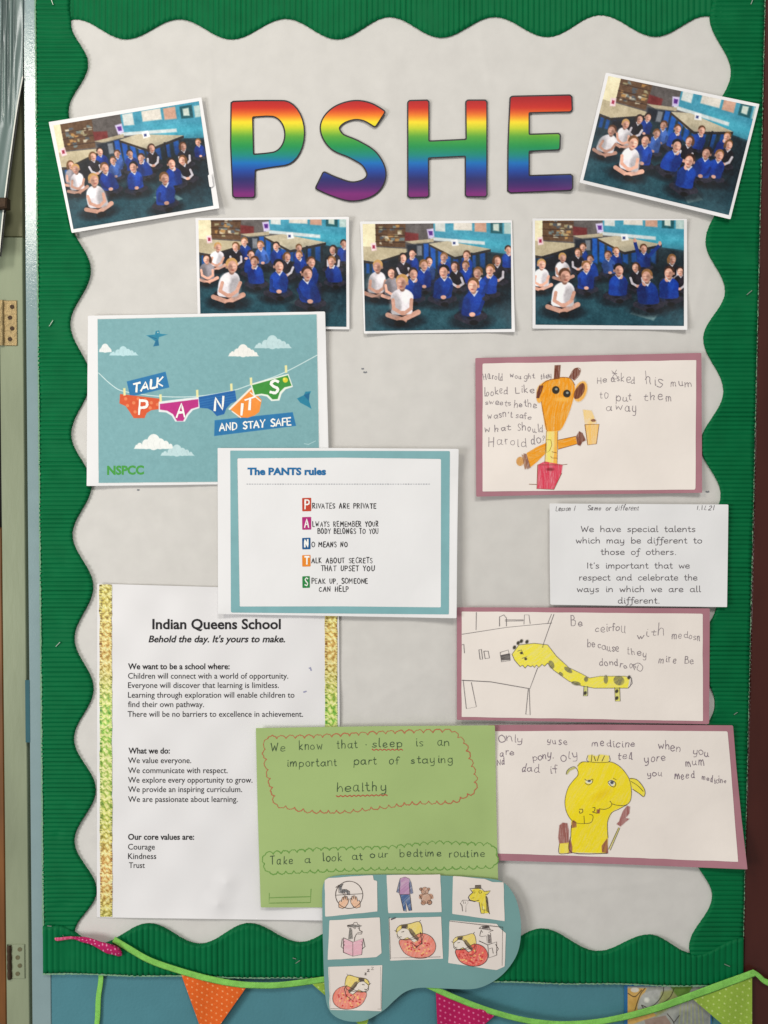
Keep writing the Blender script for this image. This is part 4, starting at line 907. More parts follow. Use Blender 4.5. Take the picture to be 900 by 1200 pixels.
c.poly(z1([(302, 640), (400, 640), (396, 930), (288, 920)]), (240, 214, 118), tex=hv); c.poly(z1([(372, 640), (402, 640), (398, 930), (365, 925)]), O2, tex=hv, al=.8); c.poly(z1([(330, 660), (350, 740), (330, 860), (345, 920), (320, 920), (305, 800)]), (248, 226, 110), tex=hv, al=.9)
c.poly(z1([(400, 718), (560, 684), (572, 752), (405, 798)]), O1, tex=hd); c.poly(z1([(300, 742), (215, 780), (128, 832), (158, 962), (225, 905), (290, 840)]), O1, tex=hd)
c.poly(z1([(560, 690), (590, 640), (620, 655), (650, 720), (620, 735), (600, 770), (575, 760)]), (118, 70, 56), tex=hv)
c.poly(z1([(100, 835), (128, 840), (165, 960), (135, 975)]), (118, 70, 56), tex=hv, al=.8); c.ell(*z1([(72, 905)])[0], 4.6, 5.4, (206, 150, 84), tex=hv); c.poly(z1([(85, 845), (112, 850), (140, 965), (112, 975)]), (150, 100, 70), tex=hv, al=.8)
c.poly(z1([(640, 582), (700, 570), (765, 580), (742, 752), (665, 762)]), (240, 190, 104), tex=hv); c.poly(z1([(622, 450), (700, 458), (742, 565), (642, 580)]), (242, 204, 134), tex=hatch(.1, 1.1, .4, 5)); c.ell(*z1([(715, 545)])[0], 3.0, 1.7, (110, 60, 50), tex=hv)
c.poly(z1([(225, 935), (288, 905), (445, 935), (436, 1010), (368, 1150), (218, 1145)]), RD, tex=hatch(.05, .8, .55, 8)); c.ell(*z1([(335, 975)])[0], 4.5, 1.8, (120, 40, 44), al=.7, soft=.8)
c.C = np.clip(c.C, 0, 250)
c.obj('giraffe_drawing', dA, CRAYON, th, label='orange crayon giraffe in a red pot')
strokes('pencil_outline', [z1(cr(p, n=4)) for p in ([(245, 262), (290, 205), (370, 180), (430, 166), (512, 176), (552, 235)], [(258, 380), (278, 500), (308, 640)], [(370, 185), (376, 60)], [(425, 60), (416, 178)], [(500, 168), (545, 92), (600, 90), (592, 145), (548, 192)])] + [z1(p) for p in ([(302, 640), (288, 920)], [(402, 640), (396, 925)], [(300, 715), (340, 715), (350, 760), (330, 810), (300, 830), (300, 740)], [(350, 820), (390, 830)], [(340, 860), (350, 875), (400, 876)], [(400, 718), (560, 684)], [(405, 798), (570, 752)], [(640, 582), (765, 578), (742, 750), (665, 760), (640, 582)], [(225, 935), (445, 935), (485, 930)], [(150, 1105), (215, 1108)], [(225, 935), (218, 1145), (368, 1152), (436, 1010)])], .5, dA, mat('orange_pencil_line', (140, 84, 40), .7), th, eps=.5)
W1 = [('Harold', 566.5, 590, 445, 4.2), ('wought', 597.5, 626.5, 443, 3.6), ('they', 633.5, 646.5, 443.5, 3.4), ('looked', 567, 595.5, 463, 4.2), ('Like', 603.5, 626.5, 461.2, 4.6), ('sweets', 568.5, 599.5, 474.3, 3.6), ('hethe', 602, 629.5, 477, 4.0), ("wasn't", 572, 600.5, 489.5, 3.8), ('safe', 604.5, 623, 490.5, 3.6), ('what', 568.5, 599.5, 505.5, 4.2), ('Should', 606.5, 637.5, 505.3, 4.6), ('Harold', 573, 617, 522, 5.6), ('do?', 622.5, 638.5, 520, 4.8),
      ('He', 699, 711.5, 449, 4.2), ('asked', 716, 744.5, 447.5, 4.6), ('his', 756, 777, 452.5, 8.2), ('mum', 785, 812, 453.5, 5.0), ('to', 703.5, 714, 467.5, 4.6), ('put', 722, 741, 469, 4.8), ('them', 756, 790, 469, 5.2), ('away', 710.5, 747.5, 482, 5.4)]
for t_, a, b, y, xh in W1: strokes('pencil_word', hand(t_, a, b, y, xh * 1.08, .12, slope=random.uniform(-.03, .03)), .7, dA, PENCIL, th)
strokes('crossing_out', [[(717, 434.5), (723, 441)], [(722.5, 433.5), (718, 441.5)], [(717.5, 437), (723, 438)], [(716, 444), (723, 444)]], .6, dA, PENCIL, th)
# --- second
th, dB = mounted('pink mounted drawing of a yellow giraffe stretching its long spotted neck over a table', [(535.4, 711.7), (680, 712), (831.8, 713), (831, 848.6), (680, 846), (535.4, 843.6)], [(541, 716.6), (823.6, 719.2), (823.8, 845), (680, 842.4), (541, 840.2)], 7.5, [(831, 713, 50, 2.0), (831, 848, 60, 2.4), (535, 843, 50, 1.6)], 62)
def z2(p): return [(520 + a / 2.727, 700 + b / 2.727) for a, b in p]
c = Canvas(584, 745, 744, 825, 2.4); YE = (238, 224, 70)
h3 = hatch(.9, 1.0, .7, 12)
c.poly(z2([(218, 182), (240, 152), (290, 147), (332, 152), (360, 188), (400, 225), (440, 244), (465, 258), (500, 252), (580, 252), (594, 262), (588, 290), (480, 290), (440, 283), (400, 268), (350, 232), (332, 210), (322, 220), (314, 214), (304, 224), (296, 216), (290, 224), (284, 218), (278, 222), (268, 217), (260, 226), (252, 217), (244, 221), (236, 212), (226, 200)]), YE, tex=h3, soft=.5)
for x, y, rx, ry, ro in ((344, 215, 3.2, 5, -.4), (398, 232, 5.5, 2.6, .6), (423, 275, 5.5, 2.4, .2), (518, 262, 2.6, 5.2, 0), (560, 266, 6.5, 5.5, .3), (455, 262, 2.5, 3, 0), (375, 245, 3, 1.8, .7)): c.ell(520 + x / 2.727, 700 + y / 2.727, rx, ry, (126, 122, 92), rot=ro, tex=hatch(.6, .8, .5, 3))
c.poly(z2([(448, 283), (460, 283), (458, 315), (446, 315)]), (206, 206, 120), tex=h3); c.poly(z2([(546, 288), (562, 288), (564, 332), (548, 332)]), (220, 214, 100), tex=h3)
for x, y in ((226, 160), (238, 146), (248, 140), (266, 142), (452, 306), (553, 322), (592, 256), (553, 300)): c.ell(520 + x / 2.727, 700 + y / 2.727, 1.8, 2.3, (70, 66, 56), rot=.5, soft=.5)
for x, y in ((248, 178), (262, 197)): c.ell(520 + x / 2.727, 700 + y / 2.727, 1.6, 1.4, (60, 56, 50), soft=.5)
c.poly(z2([(182, 185), (212, 180), (213, 200), (184, 202)]), (96, 90, 88), tex=hatch(1.4, .6, .5, 6))
c.obj('giraffe_drawing', dB, CRAYON, th, label='yellow crayon giraffe with grey spots')
L2 = [[(58, 118), (200, 96), (345, 82)], [(104, 48), (103, 104)], [(352, 54), (318, 150), (316, 160)], [(344, 54), (332, 84)], [(58, 265), (150, 270), (275, 292), (300, 225)], [(62, 266), (72, 356), (104, 350), (88, 272)], [(270, 292), (262, 374), (276, 376), (273, 292)], [(178, 92), (178, 62), (192, 56), (200, 66), (200, 92)], [(256, 86), (258, 56), (272, 56), (276, 84)], [(196, 72), (254, 72)], [(196, 76), (254, 75)],
      [(112, 168), (116, 198), (124, 198), (120, 166), (112, 168)], [(128, 172), (132, 196), (146, 194), (142, 172), (128, 172)], [(180, 176), (206, 168), (212, 202), (184, 206), (180, 176)], [(182, 186), (210, 180)], [(64, 150), (66, 178)], [(58, 152), (62, 150)],
      [(218, 182), (240, 152), (290, 147), (332, 152), (360, 188), (400, 225), (440, 244), (465, 258), (500, 252), (580, 252), (600, 258), (596, 284), (588, 290), (480, 290), (440, 283), (400, 268), (350, 232), (332, 210)], [(332, 210), (322, 220), (314, 214), (304, 224), (296, 216), (290, 224), (284, 218), (278, 222), (268, 217), (260, 226), (252, 217), (244, 221), (236, 212), (226, 200), (218, 182)], [(448, 283), (446, 315), (460, 315), (460, 284)], [(546, 288), (548, 332), (564, 332), (562, 288)], [(590, 252), (600, 258), (602, 275), (590, 290)], [(236, 172), (248, 168), (254, 182)], [(250, 195), (265, 190)]]
strokes('pencil_outline', [z2(p) for p in L2], .55, dB, PEN, th, eps=.5)
for t_, a, b, y, xh, sl in (('Be', 668.5, 683, 734.8, 6.0, 0), ('ceirfoll', 697.5, 734, 739.5, 4.6, .04), ('with', 746, 779, 747.5, 5.8, -.05), ('medosn', 787.5, 821.5, 747.5, 4.4, .07), ('because', 688.5, 726, 757.8, 4.4, .17), ('they', 734.5, 758, 768.5, 4.8, .03), ('mire', 772, 793.5, 777.5, 4.6, -.02), ('Be', 801.8, 812.4, 778.8, 5.0, -.05), ('dondroos', 702.6, 746, 779, 4.0, .1)):
    strokes('pencil_word', hand(t_, a, b, y, xh * 1.1, .12, slope=sl), .72, dB, PENCIL, th)
strokes('scribble', [z2(cr([(610, 232), (606, 218), (622, 210), (636, 222), (630, 236), (618, 230), (622, 216)]))], .6, dB, PENCIL, th)
# --- third
th, dC = mounted('pink mounted drawing of a large yellow giraffe head, its right corner curling over the border', [(572, 849.5), (700, 849), (859, 850), (863, 900), (869, 960), (876, 1018.8), (720, 1012.5), (572, 1008)], [(575, 857), (700, 856), (852.6, 857), (856.5, 900), (861, 960), (865, 1010), (720, 1004.5), (575, 1000)], 8.0, [(876, 1018, 90, 9), (859, 850, 50, 2.0)], 63)
def z3(p): return [(640 + a / 6.43, 880 + b / 6.43) for a, b in p]
c = Canvas(650, 880, 760, 1004, 2.4); YE = (240, 216, 34); h4 = hatch(.5, 1.2, .8, 21)
body = cr([(320, 82), (270, 82), (240, 105), (238, 180), (205, 222), (165, 280), (142, 370), (150, 450), (185, 515), (235, 545), (290, 545), (340, 520), (400, 490), (500, 455), (600, 408), (636, 370), (642, 290), (622, 205), (570, 132), (510, 92), (470, 80)], True, 3)
c.poly(z3([(190, 520), (188, 640), (192, 765), (330, 768), (462, 770), (466, 650), (460, 540), (492, 468), (520, 440), (300, 430)]), YE, tex=h4, soft=.5)
c.poly(z3(body), YE, tex=h4, soft=.5)
c.poly(z3([(315, 32), (345, 28), (380, 40), (410, 26), (475, 36), (472, 84), (318, 84)]), (236, 218, 90), tex=h4, soft=.5)
c.poly(z3(cr([(630, 208), (680, 215), (722, 258), (745, 305), (736, 345), (700, 320), (652, 288)], True, 3)), (238, 220, 60), tex=h4); c.poly(z3([(150, 172), (166, 138), (215, 118), (225, 130), (180, 150), (160, 178)]), (180, 176, 90), tex=h4)
c.ell(*z3([(420, 330)])[0], 11, 4, (222, 186, 24), al=.5, soft=3, rot=-.5)
for x, y, rx, ry in ((322, 232, 4.0, 2.2), (492, 242, 4.0, 3.8)): c.ell(*z3([(x, y)])[0], rx, ry, (226, 224, 206), soft=.5)
c.ell(*z3([(325, 226)])[0], 1.8, 1.3, (90, 92, 96), soft=.5); c.ell(*z3([(496, 238)])[0], 2.0, 1.9, (80, 84, 92), soft=.5)
Bq = (142, 84, 76); hb = hatch(.1, .9, .7, 31)
c.poly(z3([(205, 520), (228, 535), (230, 575), (190, 582), (192, 540)]), Bq, tex=hb); c.poly(z3([(180, 650), (198, 720), (196, 770), (160, 775), (165, 700)]), Bq, tex=hb); c.poly(z3([(462, 655), (468, 772), (420, 765), (418, 715)]), Bq, tex=hb); c.poly(z3([(380, 440), (408, 440), (402, 472), (380, 470)]), Bq, tex=hb)
c.poly(z3([(100, 560), (125, 540), (160, 545), (172, 600), (170, 700), (98, 700), (90, 650)]), (150, 92, 84), tex=hatch(.05, .8, .6, 33)); c.poly(z3([(98, 698), (172, 690), (170, 770), (100, 772)]), (240, 218, 70), tex=hb)
c.poly(z3([(560, 500), (580, 450), (610, 412), (632, 420), (628, 470), (600, 505), (628, 512), (600, 535), (560, 570), (530, 550), (550, 530)]), (158, 100, 96), tex=hb); c.poly(z3([(545, 578), (555, 580), (482, 745), (470, 738)]), (212, 200, 110), tex=hb)
c.obj('giraffe_drawing', dC, CRAYON, th, label='big yellow crayon giraffe head with brown patches')
L3 = [[(470, 80), (520, 95), (572, 134), (624, 208), (642, 290), (636, 370), (600, 408), (540, 410), (500, 400)], [(320, 84), (270, 84), (235, 115)], [(150, 178), (158, 148), (185, 125), (215, 120), (238, 150), (238, 185), (205, 222), (165, 280), (142, 370), (150, 450), (185, 515), (235, 545), (330, 543), (352, 510), (350, 485), (325, 478)], [(285, 490), (288, 545)], [(400, 435), (440, 440), (480, 425), (495, 400), (480, 378)], [(190, 560), (186, 640), (190, 765), (462, 772)], [(466, 655), (462, 540), (492, 468), (545, 440), (610, 405)],
      [(315, 34), (316, 80), (470, 84), (475, 36)], [(345, 30), (340, 78)], [(360, 40), (372, 76)], [(400, 28), (385, 76)], [(440, 36), (420, 78)], [(630, 208), (680, 215), (722, 258), (745, 305), (736, 345), (700, 320), (652, 288)], [(640, 230), (690, 262), (732, 305)], [(290, 212), (318, 228), (350, 212), (345, 240), (318, 256), (292, 240)], [(465, 235), (490, 222), (522, 240), (518, 268), (495, 268), (468, 240)], [(505, 205), (528, 218)], [(250, 440), (272, 440), (275, 460), (255, 470), (250, 452)], [(350, 428), (368, 428), (362, 455), (348, 460), (385, 470)], [(545, 578), (470, 740)], [(556, 580), (484, 748)], [(100, 700), (98, 772), (172, 770)]]
strokes('pencil_outline', [z3(cr(p, n=4)) for p in L3], .55, dC, DARKLINE, th, eps=.5)
for t_, a, b, y, xh, sl in (('Only', 583, 613, 870, 5.2, .02), ('yuse', 640.8, 665.2, 871.5, 4.2, 0), ('medicine', 694, 744.2, 874.6, 4.2, .01), ('when', 771, 797.5, 878.4, 4.6, .06), ('you', 811.4, 832, 885.4, 4.8, .06), ('are', 585, 603.3, 886.5, 4.2, -.06), ('pony.', 624.2, 650, 889.8, 4.4, -.03), ('oly', 656.3, 678, 891, 6.6, -.05), ('tell', 724, 741.6, 890.2, 4.4, 0), ('yore', 755.4, 780.8, 892, 5.2, .02), ('mum', 803.3, 825, 897.2, 5.2, .06), ('Nd', 582.6, 592, 897, 4.0, -.1), ('dad', 610.7, 631.6, 905.6, 4.6, -.04), ('if', 643.6, 653.4, 907.4, 4.6, 0), ('you', 758, 776.5, 910, 4.0, .02), ('meed', 791, 813.8, 912, 4.2, .03), ('medicine', 822.6, 851.6, 914.5, 3.8, .14)):
    strokes('pencil_word', hand(t_, a, b, y, xh * 1.08, .12, slope=sl), .78, dC, ink('purple_pencil', (128, 114, 124)), th)

# ================================================================== GREEN SLEEP CARD
M_gcard = mat('pale_green_card', (158, 180, 116), 0.65, 0.05, 14, bump=0.1, bscale=90, spec=0.2)
so = [(299.8, 853.2), (440, 851), (580, 850), (581.5, 940), (584.5, 1061), (440, 1063.5), (305.6, 1063.4), (302, 950)]
th = thing('green_card', 'pale green card about sleep being important, with scalloped pen borders', 'card', 442, 1063, 9)
dG = bend(9.6, [(300, 853, 50, 2.4), (305, 1063, 60, 3.0), (580, 850, 50, 1.6), (580, 870, 584, 1030, 18, 1.6)], .35, 71, 90)
plate('card_sheet', poly_fn(so), bbox(so), dG, M_gcard, th, cell=1.6, thick=.5)
def z7(p): return [(290 + a / 2.903, 840 + b / 2.903) for a, b in p]
def scallop(path, step, bump_, n=9):
    """a line of little outward bumps along a closed or open path"""
    P = [np.array(p, float) for p in path]; out = []
    for a, b in zip(P[:-1], P[1:]):
        L = np.linalg.norm(b - a); k = max(1, int(round(L / step))); t = (b - a) / L; nn = np.array([t[1], -t[0]])
        for i in range(k):
            s = [a + t * L * (i + j / n) / k + nn * bump_ * math.sin(math.pi * j / n) ** .6 * random.uniform(.8, 1.2) for j in range(n + 1)]
            out.append(s)
    return out
RP = ink('red_pen', (178, 104, 76)); GP = ink('green_pen', (104, 150, 70))
strokes('scalloped_border', scallop(z7([(68, 75), (225, 72), (470, 58), (695, 52), (735, 90), (770, 195), (772, 250), (700, 285), (560, 288), (480, 300), (330, 318), (220, 318), (100, 298), (85, 240), (70, 180), (60, 110), (68, 75)]), 10.5, 3.6), 1.0, dG, RP, th, label='red scalloped border')
strokes('scalloped_border', scallop(z7([(60, 470), (250, 455), (480, 450), (640, 432), (830, 440), (846, 470), (838, 505), (640, 512), (420, 512), (240, 520), (75, 528), (58, 500), (60, 470)]), 10, 3.4), 1.0, dG, GP, th, label='green scalloped border')
strokes('pen_bracket', [z7([(74, 600), (73, 634), (214, 632), (216, 586)]), z7([(73, 616), (214, 612)])], .9, dG, GP, th)
for t_, a, b, y, xh in (('We', 317, 334.8, 880.6, 5.6), ('know', 349.3, 378.8, 878.8, 5.0), ('that', 394.4, 419.2, 877, 5.0), ('sleep', 436.4, 472, 875.8, 4.8), ('is', 487, 496.2, 874.6, 5.2), ('an', 511.5, 527.6, 873.8, 5.0), ('important', 336, 395, 898.6, 4.8), ('part', 414, 441.6, 896, 4.8), ('of', 455.4, 467.4, 895.6, 4.8), ('staying', 481.2, 532, 894.6, 4.8), ('healthy', 394, 453.6, 927.8, 5.8), ('Take', 316.5, 343.4, 1013, 5.0), ('a', 357.2, 364.8, 1011, 5.0), ('look', 378.2, 401.8, 1009.4, 4.8), ('at', 412.4, 425, 1007.8, 4.8), ('our', 434, 455.4, 1005.4, 4.8), ('bedtime', 468.4, 517.6, 1004.2, 4.8), ('routine', 526, 568.4, 1004.6, 4.6)):
    strokes('pen_word', hand(t_, a, b, y, xh * 1.1, .06, slope=-.02), .85, dG, GPEN, th)
strokes('wavy_underline', [cr([(436 + k * 2.4, 878.4 + (.8 if k % 2 else -.4)) for k in range(16)]), cr([(394 + k * 2.6, 933 - k * .06 + (.8 if k % 2 else -.5)) for k in range(24)])], .9, dG, ink('crimson_pen', (176, 70, 62)), th)
strokes('full_stop', [[(428.6, 872.6), (429.4, 872.9)]], 1.0, dG, GPEN, th)

# ================================================================== BEDTIME ROUTINE CHART
M_cloud = mat('dusty_teal_card', (112, 152, 150), 0.65, 0.05, 18, bump=0.12, bscale=90, spec=0.2)
co = cr([(379, 1036), (392, 1026.5), (438, 1025), (480, 1025), (516, 1026), (562, 1028.5), (588, 1033), (602, 1048), (609, 1070), (610.5, 1094), (606, 1118), (592, 1139), (574, 1152.5), (554, 1159), (522, 1158.5), (493, 1157.5), (475.6, 1162), (462.6, 1172), (449.6, 1184), (429, 1195.5), (409, 1197), (392, 1190.6), (383, 1177), (380, 1149), (378.6, 1111), (377.8, 1068)], True, 5)
th = thing('routine_chart', 'teal cloud shaped card holding seven small bedtime routine pictures', 'chart', 480, 1196, 13)
dD = bend(13.0, [(378, 1100, 378, 1190, 30, 1.2), (429, 1196, 50, 3.0), (610, 1090, 50, 2.0), (560, 1159, 40, 1.0)], .35, 81, 90)
plate('backing_card', poly_fn(co), bbox(co, 2), dD, M_cloud, th, cell=2.2, thick=.5)
dE = lambda x, y: dD(x, y) + .5
M_card = mat('small_card_paper', (224, 214, 206), 0.6, 0.03, 30, bump=0.1, bscale=150, spec=0.2)
cards = [('picture card of two hands washing under a tap', [(380.5, 1031.5), (385, 1028.8), (437, 1025.6), (438, 1031.5), (442, 1032.2), (442.3, 1068), (381, 1074.2)]),
         ('picture card of pyjamas and a small teddy bear', [(453, 1025.5), (516, 1024.6), (517.6, 1068.8), (455, 1070.2)]),
         ('picture card of a yellow giraffe brushing its teeth', [(530.8, 1026.6), (568, 1030), (577, 1033.6), (590, 1034), (591.4, 1079.5), (530, 1071)]),
         ('picture card of a giraffe reading a pink book', [(386, 1078.4), (445, 1075), (447.2, 1117), (441, 1121.6), (384, 1124.8)]),
         ('picture card of a giraffe asleep under a red quilt, facing left', [(455.4, 1076), (517, 1074.2), (519.2, 1123.6), (457, 1125.8)]),
         ('picture card of a giraffe in bed being read to by another', [(526.8, 1078.5), (582.5, 1082.8), (585, 1087), (592.8, 1093.6), (591.4, 1132.6), (582, 1136.8), (525.2, 1128.5)]),
         ('lowest picture card, of a giraffe snoring under a red quilt', [(384.6, 1133), (448, 1131), (447, 1185), (386.6, 1183.4)])]
cd = [plate('picture_card', poly_fn(rough_edge(p, .3, 8)), bbox(p, 2), dE, M_card, th, cell=1.2, thick=.3, label=lb) for lb, p in cards]
def draw(card, fills, lines, bx, k=3.2, lw=.5):
    c = Canvas(*bx, k)
    for f in fills: f(c)
    if fills: c.obj('coloured_drawing', dE, CRAYON, card, eps=.18)
    strokes('line_drawing', lines, lw, dE, DARKLINE, card, eps=.38, rj=.25)
def za(p): return [(375 + a / 7.5, 1020 + b / 7.5) for a, b in p]
def zb(p): return [(490 + a / 7.5, 1020 + b / 7.5) for a, b in p]
circ = lambda x, y, r, f, n=26: [f([(x + r * math.cos(a * 2 * math.pi / n), y + r * math.sin(a * 2 * math.pi / n))])[0] for a in range(n + 1)]
def fl(f, p, col, **k): return lambda c: c.poly(f(p), col, **k)
SKN = (226, 178, 144); hc = hatch(.7, .7, .6, 44)
# hands under a tap
def handpts(x, y, m): return [(x + m * a, y + b) for a, b in ((-40, 60), (-42, 20), (-30, 0), (-18, 10), (-8, -30), (0, -32), (2, -5), (8, -42), (17, -42), (18, -8), (26, -38), (34, -34), (32, 0), (42, -18), (48, -12), (40, 25), (20, 55), (-5, 70))]
draw(cd[0], [fl(za, handpts(205, 265, 1), SKN, tex=hc), fl(za, handpts(312, 262, -1), SKN, tex=hc), fl(za, [(165, 130), (195, 125), (190, 165), (215, 165), (250, 180), (260, 215), (240, 215), (230, 190), (200, 200), (175, 195)], (90, 90, 92), tex=hatch(1, .7, .4, 3))],
     [circ(256, 215, 120, za), za([(138, 218), (375, 205)]), za(handpts(205, 265, 1) + [(165, 325)]), za(handpts(312, 262, -1) + [(352, 322)]), za([(138, 150), (165, 130), (205, 118), (190, 140), (150, 152)]), za([(165, 155), (165, 195), (195, 205), (195, 170), (230, 168), (258, 185), (262, 215)]), za([(200, 195), (205, 215)]), za([(215, 190), (220, 215)]), za([(235, 195), (238, 215)])], (380, 1026, 443, 1074))
# pyjamas and teddy
PJ = (176, 132, 168)
draw(cd[1], [fl(za, [(705, 70), (745, 58), (785, 72), (788, 212), (698, 212)], PJ, tex=hc), fl(za, [(705, 75), (692, 110), (672, 190), (692, 200), (708, 130)], (110, 118, 146), tex=hc), fl(za, [(786, 75), (802, 110), (818, 200), (795, 208), (780, 130)], (110, 118, 146), tex=hc), fl(za, [(702, 212), (786, 212), (805, 350), (782, 355), (752, 270), (758, 355), (735, 355)], (70, 96, 140), tex=hc),
             lambda c: c.ell(*zb([(58, 180)])[0], 4.6, 4.2, (188, 146, 122), tex=hc), lambda c: c.ell(*zb([(68, 245)])[0], 6.0, 6.6, (192, 152, 128), tex=hc), lambda c: c.ell(*zb([(24, 165)])[0], 1.6, 1.6, (188, 146, 122)), lambda c: c.ell(*zb([(92, 165)])[0], 1.6, 1.6, (188, 146, 122)), lambda c: c.ell(*zb([(25, 228)])[0], 2.2, 3.4, (188, 146, 122), rot=.5), lambda c: c.ell(*zb([(115, 228)])[0], 2.2, 3.4, (188, 146, 122), rot=-.5), lambda c: c.ell(*zb([(45, 285)])[0], 3.0, 2.2, (178, 136, 112)), lambda c: c.ell(*zb([(100, 282)])[0], 3.0, 2.2, (178, 136, 112))],
     [za([(705, 70), (745, 58), (785, 72), (802, 110), (818, 200), (795, 208), (788, 150)]), za([(705, 70), (692, 110), (672, 190), (692, 200), (700, 150)]), za([(700, 110), (698, 212), (788, 212), (786, 110)]), za([(702, 212), (735, 355), (758, 362), (752, 270), (782, 355), (806, 352), (790, 212)]), circ(58, 180, 33, zb), circ(68, 245, 44, zb), circ(24, 165, 12, zb, 10), circ(92, 165, 12, zb, 10), circ(45, 285, 20, zb, 12), circ(100, 282, 20, zb, 12), zb([(48, 175), (50, 178)]), zb([(68, 175), (70, 178)]), circ(58, 192, 9, zb, 8), zb([(10, 215), (30, 250)]), zb([(128, 215), (112, 252)])], (454, 1024, 517, 1070), lw=.45)
# giraffe brushing teeth
YG = (226, 206, 60); GS = (112, 100, 70)
draw(cd[2], [fl(zb, [(450, 230), (480, 190), (470, 170), (520, 155), (575, 180), (600, 200), (600, 260), (625, 375), (555, 378), (535, 280), (500, 272), (460, 260)], YG, tex=hatch(.4, .9, .8, 4)), fl(zb, [(575, 185), (635, 182), (600, 212)], (220, 204, 90)), fl(zb, [(590, 220), (612, 240), (626, 370), (600, 360), (596, 290)], GS, tex=hc, al=.9), fl(zb, [(500, 130), (550, 132), (550, 158), (505, 158)], (96, 84, 70), tex=hc), lambda c: c.ell(*zb([(570, 330)])[0], 1.6, 2.4, (232, 222, 140))],
     [zb([(440, 240), (452, 218), (480, 195), (462, 172), (452, 160), (500, 158), (560, 160), (580, 185), (635, 180), (610, 210), (592, 212)]), zb([(440, 240), (455, 262), (500, 272), (535, 262)]), zb([(535, 280), (552, 378), (580, 380), (580, 345)]), zb([(600, 260), (628, 385), (612, 360)]), zb([(500, 158), (502, 132), (550, 130), (552, 160)]), zb([(560, 290), (565, 345), (595, 350)]), zb([(440, 262), (500, 275)]), zb([(370, 290), (390, 262), (430, 262), (440, 285), (420, 310), (418, 365)]), zb([(370, 290), (385, 310), (390, 358)]), zb([(395, 270), (400, 292)]), zb([(412, 268), (415, 290)]), circ(490, 190, 10, zb, 9), circ(545, 190, 12, zb, 9), zb([(470, 245), (490, 240)]), zb([(600, 225), (612, 290)])], (531, 1027, 591, 1078))
# reader
draw(cd[3], [fl(za, [(205, 600), (288, 630), (288, 752), (205, 720)], (224, 172, 184), tex=hatch(1.4, .9, .75, 6)), fl(za, [(290, 630), (378, 602), (366, 738), (290, 752)], (224, 172, 184), tex=hatch(1.4, .9, .75, 7)), fl(za, [(262, 500), (280, 520), (285, 600), (248, 608), (256, 540)], (120, 116, 110), tex=hc), fl(za, [(240, 480), (290, 475), (360, 485), (355, 495), (240, 492)], (90, 86, 82), tex=hc, al=.8)],
     [za([(205, 592), (288, 630), (288, 755), (205, 720), (205, 592)]), za([(288, 630), (380, 596), (366, 740), (288, 755)]), za([(195, 600), (185, 670), (205, 690)]), za([(215, 625), (200, 640), (215, 655), (205, 668)]), za([(380, 600), (395, 670), (370, 690)]), za([(362, 625), (378, 640), (362, 655), (375, 668)]), za([(240, 490), (300, 500), (368, 488), (330, 475), (325, 458), (300, 458), (290, 475), (240, 485)]), za([(240, 490), (255, 510), (280, 508)]), za([(345, 500), (345, 525), (370, 540), (365, 560), (320, 558), (305, 590), (300, 625)]), za([(262, 505), (248, 605)]), circ(305, 505, 9, za, 8), circ(340, 505, 8, za, 8), za([(330, 545), (362, 548)]), za([(280, 520), (285, 600)])], (385, 1075, 447, 1124))
# sleepers
def sleeper(ox, oy, s, m, red=(226, 128, 110)):
    T = lambda p: [(ox + m * a * s, oy + b * s) for a, b in p]
    quilt = cr([(-14, 2), (-13, 8), (-8, 15), (2, 19), (12, 18.5), (19, 14), (21, 7), (18, 0), (12, -4), (5, -4.5), (-2, -.5), (-8, 1)], True, 4)
    pil = cr([(-17, -6), (-14, -12), (-4, -14), (5, -16), (8, -9), (7, -2), (-2, 1), (-12, 1)], True, 4)
    head = [(-16, -1), (-16, -6), (-11, -10), (-6, -9), (-2, -4), (4, 2), (0, 4), (-6, -1), (-10, 1), (-14, 1)]
    r = np.random.default_rng(int(ox))
    fills = [lambda c: c.poly(T(pil), (230, 206, 110), tex=hatch(.5, 1, .8, 3)), lambda c: c.poly(T(quilt), red, tex=hatch(.3, .8, .7, 5)), lambda c: c.poly(T(head), (226, 216, 204)), lambda c: c.poly(T([(-5, -10), (-2, -9), (5, 0), (4, 3), (0, 0), (-4, -5)]), (110, 96, 80), tex=hc), lambda c: c.poly(T([(-12, -12), (-6, -13), (-7, -9.5), (-12, -9.5)]), (90, 80, 76))]
    for k in range(60):
        a, rr = r.uniform(0, 6.3), math.sqrt(r.uniform(0, 1)); x, y = 4 + 14 * rr * math.cos(a), 9 + 8 * rr * math.sin(a)
        if y > 3 or x > 6: fills.append(lambda c, x=x, y=y, k=k: c.ell(*T([(x, y)])[0], 1.0 * s, .8 * s, [(240, 196, 120), (186, 50, 56), (244, 150, 130)][k % 3], soft=.25, al=.8))
    lines = [T(quilt + quilt[:1]), T(pil), T(head + head[:1]), T([(-18.5, -7.5), (-16, -6)]), T([(-12, -6), (-9.5, -6.5)]), T([(-14.5, -1), (-12, -1.5)]), T([(-2, 4), (2, 8), (8, 5), (6, -6)]), T([(-2, 6), (0, 10), (4, 9)]), T([(5, -16), (6.5, -17.5)]), T([(-12, -12.5), (-6, -13), (-6, -10)]), T([(6, -6), (9, -2), (7, 5), (2, 9)])]
    return fills, lines
f_, l_ = sleeper(485, 1099.6, 1.22, 1); draw(cd[4], f_, l_ + [[(455.9, 1075), (457.4, 1124)], [(457, 1122.6), (516, 1121.4)]], (456, 1075, 519, 1125), lw=.45)
strokes('smudge', [[(458.5, 1077.4), (463, 1075.6)]], 1.6, dE, PEN, cd[4], eps=.3)
